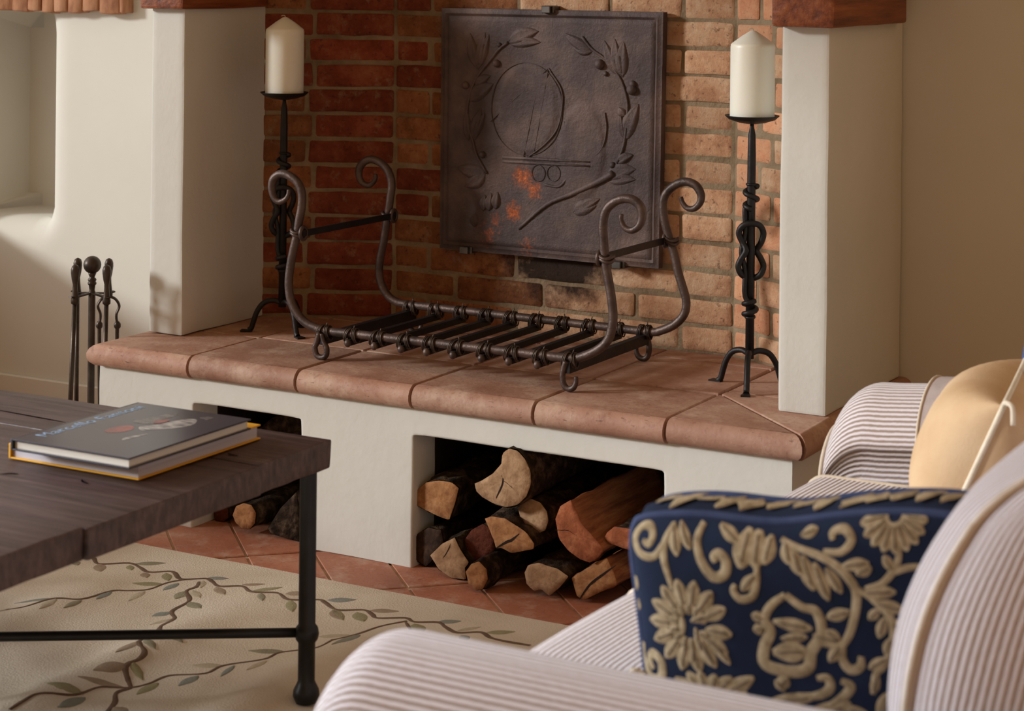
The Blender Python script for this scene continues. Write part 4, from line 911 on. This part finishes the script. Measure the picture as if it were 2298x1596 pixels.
# arm sleeve draped over the far arm
rings = []
for x in np.linspace(2.13, 2.46, 8):
    x = float(x); zt = .578+.10*(x-2.025)+.006; R_ = .105; zc = zt-R_; pts = []
    for z in np.linspace(.37, zc, 6): pts.append((x-.16*(zc-float(z)), -.235-R_*.96, float(z)))
    for a in np.linspace(PI, 0, 18): pts.append((x, -.235+R_*math.cos(a), zc+R_*math.sin(a)))
    for z in np.linspace(zc, .40, 6): pts.append((x, -.235+R_*.96, float(z)))
    rings.append(pts)
sl = loft('arm_sleeve', rings, M['capfabric'], SO, caps=False, closed=False)
mk('hem', tube([Vector(p)+Vector((-.001, 0, 0)) for p in rings[0]], .0026, 7), M['piping'], sl, smooth=True)
def rrect(w_, h_, r, n=7):
    pts = []
    for cx, cy, a0 in ((w_-r, h_-r, 0), (-w_+r, h_-r, PI/2), (-w_+r, -h_+r, PI), (w_-r, -h_+r, 1.5*PI)):
        for k in range(n): a = a0+PI/2*k/(n-1); pts.append((cx+r*math.cos(a), cy+r*math.sin(a)))
    return pts
def dense(pts, step=.03):
    out = []; n = len(pts)
    for i in range(n):
        a, b = Vector(pts[i]), Vector(pts[(i+1) % n]); k = max(1, int((b-a).length/step))
        for q in range(k): out.append(a.lerp(b, q/k))
    return out
def seat(y0, y1, label):
    base = dense(rrect(.30, .068, .042)); rings = []
    base = base[len(base)//2+4:]+base[:len(base)//2+4]
    N = 18
    for k in range(N+1):
        t = k/N; y = y0+(y1-y0)*t; e = min(t, 1-t)*(y1-y0); ins = .02*max(0, 1-e/.03)**2; cr = .012*math.sin(PI*t)
        rings.append([(2.243+p.x*(1-ins*1.5), y, .362+p.y*(1-ins*4)+(cr if p.y > 0 else 0)*(1-(p.x/.3)**2*.4)) for p in base])
    o = loft('seat_cushion', rings, M['stripe'], SO)
    for yy, j in ((y0, 1), (y1, N-1)):
        mk('piping', tube([Vector(p) for p in rings[j]], .004, 8, True), M['piping'], o, smooth=True)
    return o
seat(-1.700, -1.062, ''); seat(-1.050, -.338, '')
mk('base', box(1.955, 2.80, -1.72, -.32, .07, .30, .012, 2), M['capfabric'], SO, sharp=40)
bk = MB()
def plan_loft(name, cx, cy, hx, hy, zs_, r=.05, top=.08):
    base = dense(rrect(hx, hy, r), .03); base = base[3:]+base[:3]; rings = []
    for z in zs_:
        e = zs_[-1]-z; s = 1 if e > top else max(.05, math.sqrt(max(0, 1-((top-e)/top)**2)))
        rings.append([(cx+p.x*(1-(1-s)*.6), cy+p.y*(1-(1-s)*top/hy), z) for p in base])
    return loft(name, rings, M['stripe'], SO)
plan_loft('back', 2.76, -1.02, .11, .70, list(np.linspace(.07, .74, 8))+list(np.linspace(.76, .84, 10)))
def back_cushion(y0, y1):
    yc, hw = (y0+y1)/2, (y1-y0)/2; base = dense(rrect(.105, hw, .075), .03); rings = []; N = 26
    sft = 3; base = base[sft:]+base[:sft]
    for k in range(N+1):
        t = k/N; z = .425+.415*t; e = min(t, 1-t)*.415; rd = .085
        s = 1 if e > rd else math.sqrt(max(0, 1-((rd-e)/rd)**2)); s = max(s, .04)
        lean = 2.625+.10*t+.10*max(0, t-.5)**2; bulge = 1+.55*math.sin(PI*min(1, max(0, t)))*1
        rings.append([(lean+p.x*s*(bulge if p.x < 0 else 1)*(1-.25*(abs(p.y)/hw)**3), yc+p.y*(1-.10*(1-s)), z) for p in base])
    o = loft('back_cushion', rings, M['stripe'], SO)
    n = len(base)
    near = min(range(n), key=lambda i: (base[i].x+.082)**2+(base[i].y+hw-.018)**2)
    mk('piping', tube([Vector(r[near])+Vector((-.002, -.002, 0)) for r in rings[1:-1]], .0048, 8), M['piping'], o, smooth=True)
    return o
back_cushion(-1.735, -1.035); back_cushion(-1.025, -.34)
for x, y in ((2.0, -1.8), (2.0, -.24), (2.75, -1.8), (2.75, -.24)): mk('foot', lathe([(.018, .0005), (.026, .07)], (x, y), 14), M['sofa_leg'], SO, sharp=40)

# ---------------------------------------------------------------- cushions
def pillow(w_, h_, T, n=28, pinch=.05, pw=.42):
    """returns f(s,t,side) in local coords (x along width, z along height, y thickness); s,t in [-1,1]"""
    def fn(s, t, side):
        k = (max(0, 1-abs(s)**2.6)*max(0, 1-abs(t)**2.6))**pw
        x = s*w_*(1-pinch*(1-t*t)*abs(s)**3); z = t*h_*(1-pinch*(1-s*s)*abs(t)**3)
        return Vector((x, side*T*k, z))
    return fn
def pillow_mesh(fn, n=28):
    v = []; f = []; idx = {}
    for side in (-1, 1):
        for j in range(n+1):
            for i in range(n+1):
                s, t = math.sin((-1+2*i/n)*PI/2), math.sin((-1+2*j/n)*PI/2)
                if side == 1 and (i in (0, n) or j in (0, n)): idx[(side, i, j)] = idx[(-1, i, j)]; continue
                idx[(side, i, j)] = len(v); v.append(fn(s, t, side))
    for side in (-1, 1):
        for j in range(n):
            for i in range(n): f.append((idx[(side, i, j)], idx[(side, i+1, j)], idx[(side, i+1, j+1)], idx[(side, i, j+1)]))
    return v, f
def edge_loop(fn, n=20):
    e = []
    for k in range(n): e.append(fn(-1+2*k/n, -1, -1))
    for k in range(n): e.append(fn(1, -1+2*k/n, -1))
    for k in range(n): e.append(fn(1-2*k/n, 1, -1))
    for k in range(n): e.append(fn(-1, 1-2*k/n, -1))
    return e
M['navy'] = pm('navy_cotton', [S(19, 26, 44), S(30, 40, 62)], 9, .9, (.35, 420, .002), spec=.15)
M['navypipe'] = pm('navy_piping', [S(48, 58, 88), S(60, 70, 100)], 40, .85, spec=.2)
M['embroid'] = pm('cream_embroidery', [S(128, 110, 84), S(156, 137, 107), S(178, 160, 130)], 75, .9, (.6, 300, .003), spec=.15)
M['embline'] = pm('brown_stitch', [S(96, 80, 62), S(112, 94, 74)], 40, .9)
NC = thing('floral_cushion', 'navy oblong cushion with cream embroidered flowers, on near sofa seat', 'cushion', (2.34, -1.43, .432))
NW, NH, NT, NB = .212, .124, .040, .046
NR_ = Matrix.Rotation(math.radians(4), 4, 'Z') @ Matrix.Rotation(math.radians(1), 4, 'X') @ Matrix.Rotation(math.radians(-7.5), 4, 'Y')
NO = Vector((2.356, -1.425, .556))
def nmap(p): return NO+(NR_ @ Vector(p))
def nf2(s, t, side):
    k = (max(0, 1-abs(s)**2.6)*max(0, 1-abs(t)**2.6))**.45
    c = 1-.075*(abs(s)*abs(t))**5
    x = s*NW*c*(1-.02*(1-t*t)*abs(s)**3); z = t*NH*c*(1-.02*(1-s*s)*abs(t)**3)
    if z > 0: z -= .011*math.exp(-((x+.02)/.07)**2)*(z/NH)      # soft dip along the top edge
    return Vector((x, side*(NB+NT*k), z))
v, f = [], []; n_ = 34; idx = {}
for side in (-1, 1):
    for j in range(n_+1):
        for i in range(n_+1): idx[(side, i, j)] = len(v); v.append(nf2(math.sin((-1+2*i/n_)*PI/2), math.sin((-1+2*j/n_)*PI/2), side))
    for j in range(n_):
        for i in range(n_): f.append((idx[(side, i, j)], idx[(side, i+1, j)], idx[(side, i+1, j+1)], idx[(side, i, j+1)]))
per = [(i, 0) for i in range(n_)]+[(n_, j) for j in range(n_)]+[(n_-i, n_) for i in range(n_)]+[(0, n_-j) for j in range(n_)]
q_ = len(v)
for (i, j) in per:
    p = v[idx[(-1, i, j)]]; d = Vector((p.x/NW, 0, p.z/NH)); v.append(Vector((p.x, 0, p.z))+d.normalized()*.010)
m_ = len(per)
for k in range(m_):
    a, b = per[k], per[(k+1) % m_]
    f.append((idx[(-1, *a)], idx[(-1, *b)], q_+(k+1) % m_, q_+k)); f.append((q_+k, q_+(k+1) % m_, idx[(1, *b)], idx[(1, *a)]))
mk('cover', ([nmap(p) for p in v], f), M['navy'], NC, sharp=60)
for sd in (-1, 1): mk('piping', tube(catmull([nmap(nf2(*q, sd)) for q in [(math.sin((-1+2*i/n_)*PI/2), math.sin((-1+2*j/n_)*PI/2)) for i, j in per[::2]]], 2, True), .0062, 8, True), M['navypipe'], NC, smooth=True)
ZS = .000232
def emb_pt(zx, zy, lift=.0022, side=-1):
    s = max(-.992, min(.992, ((zx-150)*ZS-NW)/NW)); t = max(-.992, min(.992, (NH-(zy-205)*ZS)/NH))
    p = nf2(s, t, side); e = .004
    a = nf2(min(.999, s+e), t, side)-p; b = nf2(s, min(.999, t+e), side)-p; n = a.cross(b)
    n = n.normalized() if n.length > 1e-9 else Vector((0, -1, 0))
    if n.y*side < 0: n = -n
    return nmap(p+n*lift)
def emb_stroke(pts, w_, side=-1):
    c = catmull([(x, y, 0) for x, y in pts], 5); v = []; f = []; n = len(c)
    for i, p in enumerate(c):
        d = (c[min(i+1, n-1)]-c[max(i-1, 0)]).normalized(); q = Vector((-d.y, d.x, 0)); ww = w_*.5*(.35+.65*math.sin(PI*(.12+.76*i/(n-1)))) if n > 1 else w_
        if w_ < 26: ww = w_*.5
        for s, l in ((-1, .0003), (-.8, .0010), (0, .0012), (.8, .0010), (1, .0003)):
            r = p+q*ww*s; v.append(emb_pt(r.x, r.y, l, side))
    for i in range(n-1):
        for s in range(4): a = i*5+s; f.append((a, a+1, a+6, a+5))
    return v, f
def emb_leaf(a, b, w_, side=-1):
    a, b = Vector((*a, 0)), Vector((*b, 0)); d = b-a; q = Vector((-d.y, d.x, 0)).normalized(); v = []; f = []; N = 9
    for i in range(N+1):
        t = i/N; ww = max(2, w_*.5*math.sin(PI*min(1, .06+.9*t**1.15))**.8)
        for s, l in ((-1, .0003), (-.75, .0010), (-.12, .0011), (.12, .0011), (.75, .0010), (1, .0003)):
            r = a+d*t+q*ww*s; v.append(emb_pt(r.x, r.y, l, side))
    for i in range(N):
        for s in range(5): e = i*6+s; f.append((e, e+1, e+7, e+6))
    return v, f
def motif(strokes=(), leaves=()):
    mb = MB(); ln = MB()
    for p, w_ in strokes: mb.add(emb_stroke(p, w_))
    for a, b, w_ in leaves:
        mb.add(emb_leaf(a, b, w_)); A, B = Vector(a), Vector(b)
        if w_ > 40: ln.add(tube([emb_pt(*A.lerp(B, t), .0010) for t in np.linspace(.12, .85, 6)], .0012, 5))
    o = mk('embroidery', mb, M['embroid'], NC, smooth=True)
    if ln.v: mk('stitch_line', ln, M['embline'], o, smooth=True)
def rose(c, r0_, r1_, n, w_, a0=0, a1=360): return [((c[0]+r0_*math.cos(A), c[1]+r0_*math.sin(A)), (c[0]+r1_*math.cos(A), c[1]+r1_*math.sin(A)), w_) for A in [math.radians(a0+(a1-a0)*k/n) for k in range(n)]]
motif([], rose((485, 745), 95, 240, 14, 78, 8)+rose((485, 745), 60, 120, 12, 62, 30)+[((440, 800), (450, 690), 40), ((500, 720), (580, 690), 44), ((500, 830), (480, 940), 62), ((545, 800), (600, 930), 60), ((600, 800), (690, 930), 56), ((590, 760), (710, 770), 56), ((520, 750), (540, 880), 44)])
motif([([(410, 560), (385, 470), (372, 400), (385, 320), (430, 235)], 44), ([(380, 330), (310, 405), (220, 395), (178, 320), (215, 250), (280, 250), (305, 300), (275, 345), (240, 325)], 52)], [((430, 230), (452, 395), 74), ((470, 225), (530, 360), 60)])
motif([([(600, 225), (570, 310), (590, 410), (650, 485), (715, 465), (725, 400), (690, 365), (660, 385), (672, 410)], 56)])
motif([([(890, 390), (885, 480), (855, 570), (790, 590), (755, 550), (770, 515)], 44)], [((850, 225), (800, 430), 120), ((900, 230), (880, 420), 130), ((970, 250), (930, 400), 90), ((690, 225), (800, 300), 70), ((880, 455), (800, 545), 64)])
motif([([(1020, 270), (1110, 320), (1220, 370), (1320, 440), (1385, 530), (1390, 600), (1365, 690), (1330, 770), (1280, 820), (1180, 810)], 46), ([(1240, 350), (1330, 360), (1385, 310), (1350, 255), (1290, 262), (1290, 300)], 46), ([(1300, 800), (1285, 890), (1320, 940), (1370, 920), (1380, 870)], 50)],
      [((1040, 280), (1060, 400), 70), ((1080, 330), (1120, 460), 76), ((1130, 360), (1180, 540), 80), ((1190, 400), (1250, 595), 70), ((1250, 430), (1320, 560), 60), ((1330, 430), (1470, 420), 64), ((1120, 260), (1210, 240), 60), ((1350, 650), (1230, 680), 66), ((1290, 800), (1215, 745), 60), ((1280, 820), (1215, 900), 60)])
motif([([(1400, 540), (1480, 600), (1550, 690), (1550, 800), (1500, 900), (1440, 960), (1410, 1060)], 44), ([(1630, 330), (1605, 430), (1530, 515), (1440, 540)], 36), ([(1560, 480), (1640, 450), (1740, 440)], 34)],
      [((1400, 470), (1480, 440), 60), ((1430, 560), (1590, 560), 66), ((1480, 610), (1620, 650), 66), ((1500, 640), (1440, 690), 50), ((1520, 680), (1480, 780), 56), ((1550, 720), (1620, 720), 60), ((1540, 780), (1500, 860), 50), ((1580, 460), (1545, 385), 50), ((1510, 880), (1410, 930), 56), ((1450, 960), (1410, 1060), 50)])
motif([], rose((1600, 205), 35, 175, 9, 74, 8, 190))
motif([([(1030, 560), (1110, 625), (1180, 650), (1195, 760), (1130, 850), (1100, 935), (1000, 955), (880, 920), (890, 830), (930, 755), (905, 690), (955, 610), (1030, 560)], 62)], [((950, 700), (1150, 740), 74), ((930, 860), (1110, 850), 110), ((980, 790), (1120, 780), 50), ((900, 690), (840, 670), 60), ((900, 740), (840, 750), 60), ((1150, 770), (1290, 800), 56)])
motif([([(165, 860), (155, 950), (200, 1035), (270, 1030), (285, 950), (235, 905), (205, 950), (225, 990)], 52)])
motif([([(545, 1110), (500, 1200), (470, 1260)], 60), ([(545, 1110), (560, 1220), (545, 1290)], 60)], [((530, 1120), (440, 980), 84), ((540, 1110), (510, 970), 70), ((550, 1110), (600, 985), 84), ((560, 1110), (690, 995), 84), ((570, 1120), (810, 990), 86), ((570, 1130), (760, 1080), 76), ((570, 1140), (750, 1190), 76), ((560, 1150), (690, 1250), 70), ((510, 1120), (360, 1020), 80), ((500, 1140), (300, 1180), 50), ((550, 1150), (610, 1280), 70)])
motif([([(830, 1160), (830, 1240), (910, 1270), (1000, 1200)], 74), ([(1020, 1080), (1120, 1080), (1195, 1040), (1195, 985), (1140, 985)], 50), ([(1180, 1130), (1270, 1070), (1305, 1020), (1260, 995)], 50), ([(1190, 1260), (1300, 1240), (1345, 1180), (1290, 1145), (1260, 1180)], 46)], [((950, 1280), (1290, 1110), 120), ((860, 1120), (1110, 1090), 70), ((880, 1150), (1000, 1130), 60), ((930, 1040), (990, 985), 70), ((960, 1060), (920, 1000), 50)])
motif([([(1560, 1050), (1470, 1080), (1430, 1160), (1460, 1230), (1520, 1250)], 50)], [((1560, 1110), (1470, 1190), 60), ((1500, 1240), (1600, 1200), 60)])
for q in [((170, 520), (155, 600), 40), ((165, 640), (160, 700), 36), ((1700, 560), (1660, 700), 60), ((1720, 760), (1650, 860), 70), ((1700, 900), (1600, 960), 60)]: motif([], [q])
# the back panel, seen over the top seam
def gus(x, q, lift):                                            # a point on the top gusset: x across, q from front seam (0) to back (1)
    s_ = max(-.95, min(.95, x)); p = nf2(s_, 1, -1); bul = .010*math.sin(PI*q)
    return nmap((p.x, -NB+2*NB*q, p.z+bul+lift))
for k in range(13):
    x0 = -.92+k*.145; rr = random.Random(k); v = []; f = []; a, b = Vector((x0, rr.uniform(.1, .4))), Vector((x0+rr.uniform(.06, .16), rr.uniform(.5, .95)))
    d = b-a; nn = Vector((-d.y, d.x)).normalized()
    for i in range(8):
        tt = i/7; ww = rr.uniform(.7, 1.2)*.07*math.sin(PI*max(.03, min(.97, tt)))
        for s_, l in ((-1, .0004), (0, .002), (1, .0004)): p = a+d*tt+nn*(ww*s_); v.append(gus(p.x, max(.02, min(.98, p.y)), l))
    for i in range(7):
        for s_ in range(2): e = i*3+s_; f.append((e, e+1, e+4, e+3))
    mk('embroidery', (v, f), M['embroid'], NC, smooth=True)
# tied corner at the lower left
M['cord'] = pm('cream_cord', [S(206, 192, 168), S(222, 210, 190)], 40, .9, (.4, 300, .002))
c0 = emb_pt(150, 1040)
mk('corner_tie', MB().add(tube(catmull([c0, c0+Vector((-.012, -.012, .006)), c0+Vector((-.02, -.012, -.018)), c0+Vector((-.012, -.014, -.034))], 4), .004, 8)).add(tube(catmull([c0+Vector((-.002, -.01, .004)), c0+Vector((.012, -.02, -.014)), c0+Vector((.022, -.022, -.034))], 4), .004, 8)), M['cord'], NC, smooth=True)
# yellow cushion, stood on edge against the back
M['ochre'] = pm('pale_ochre_linen', [S(186, 152, 114), S(199, 168, 132), S(208, 181, 148)], 5, .93, (.4, 300, .003), spec=.1)
def plain_cushion(name, label, w_, h_, T, loc, rot, mat, pipe, pinch=.06):
    t = thing(name, label, 'cushion', loc); fn = pillow(w_, h_, T, pinch=pinch, pw=.42)
    Rm = Matrix.Rotation(rot[2], 4, 'Z') @ Matrix.Rotation(rot[1], 4, 'Y') @ Matrix.Rotation(rot[0], 4, 'X'); O = Vector(loc)
    lo = min((Rm @ p).z for p in pillow_mesh(fn, 12)[0]); sh = Vector((0, 0, -lo))
    mp = lambda p: O+sh+(Rm @ Vector(p))
    def cr(p): return Vector((p.x, p.y+.004*noise.noise(Vector((p.x*14, p.z*9, 1))), p.z))
    v, f = pillow_mesh(fn, 30); mk('cover', ([mp(cr(p)) for p in v], f), M[mat], t, smooth=True)
    mk('piping', tube(catmull([mp(p) for p in edge_loop(fn, 14)], 2, True), .0046, 8, True), M[pipe], t, smooth=True)
    return t, mp, fn
t, mp, fn = plain_cushion('ochre_cushion', 'pale ochre linen cushion with cream piping near the far arm', .19, .122, .10, (2.30, -.53, .432), (math.radians(-23), 0, math.radians(-80)), 'ochre', 'cord')
q = mp(fn(1, 1, -1)); mk('corner_tie', tube(catmull([q, q+Vector((.006, -.012, .008)), q+Vector((.018, -.018, .004)), q+Vector((.02, -.02, -.022))], 4), .004, 8), M['cord'], t, smooth=True)
M['bluewhite'] = pm('cream_linen', [S(222, 212, 198), S(232, 224, 212)], 20, .93, (.4, 260, .003), spec=.1)
t, mp, fn = plain_cushion('patterned_cushion', 'cream cushion with blue leaf pattern behind the ochre cushion', .16, .150, .05, (2.42, -.40, .432), (math.radians(-6), 0, math.radians(-42)), 'bluewhite', 'cord')
M['blue'] = pm('blue_print', [S(52, 74, 122), S(66, 90, 138)], 30, .9)
for a, b in (((-.9, .45), (-.7, .85)), ((-.55, .6), (-.75, .95)), ((-.5, .3), (-.2, .7)), ((.1, .6), (-.1, .92)), ((.4, .4), (.6, .85)), ((-.9, -.1), (-.6, .2))):
    v = []; f = []; A, B = Vector(a), Vector(b); d = B-A; n = Vector((-d.y, d.x)).normalized()
    for i in range(9):
        tt = i/8; ww = .09*math.sin(PI*max(.02, min(.98, tt)))
        for s in (-1, 0, 1): p = A+d*tt+n*ww*s; r = fn(max(-.98, min(.98, p.x)), max(-.98, min(.98, p.y)), -1); v.append(mp(Vector((r.x, r.y-.0018, r.z))))
    for i in range(8):
        for s in range(2): e = i*3+s; f.append((e, e+1, e+4, e+3))
    mk('leaf_print', (v, f), M['blue'], t, smooth=True)
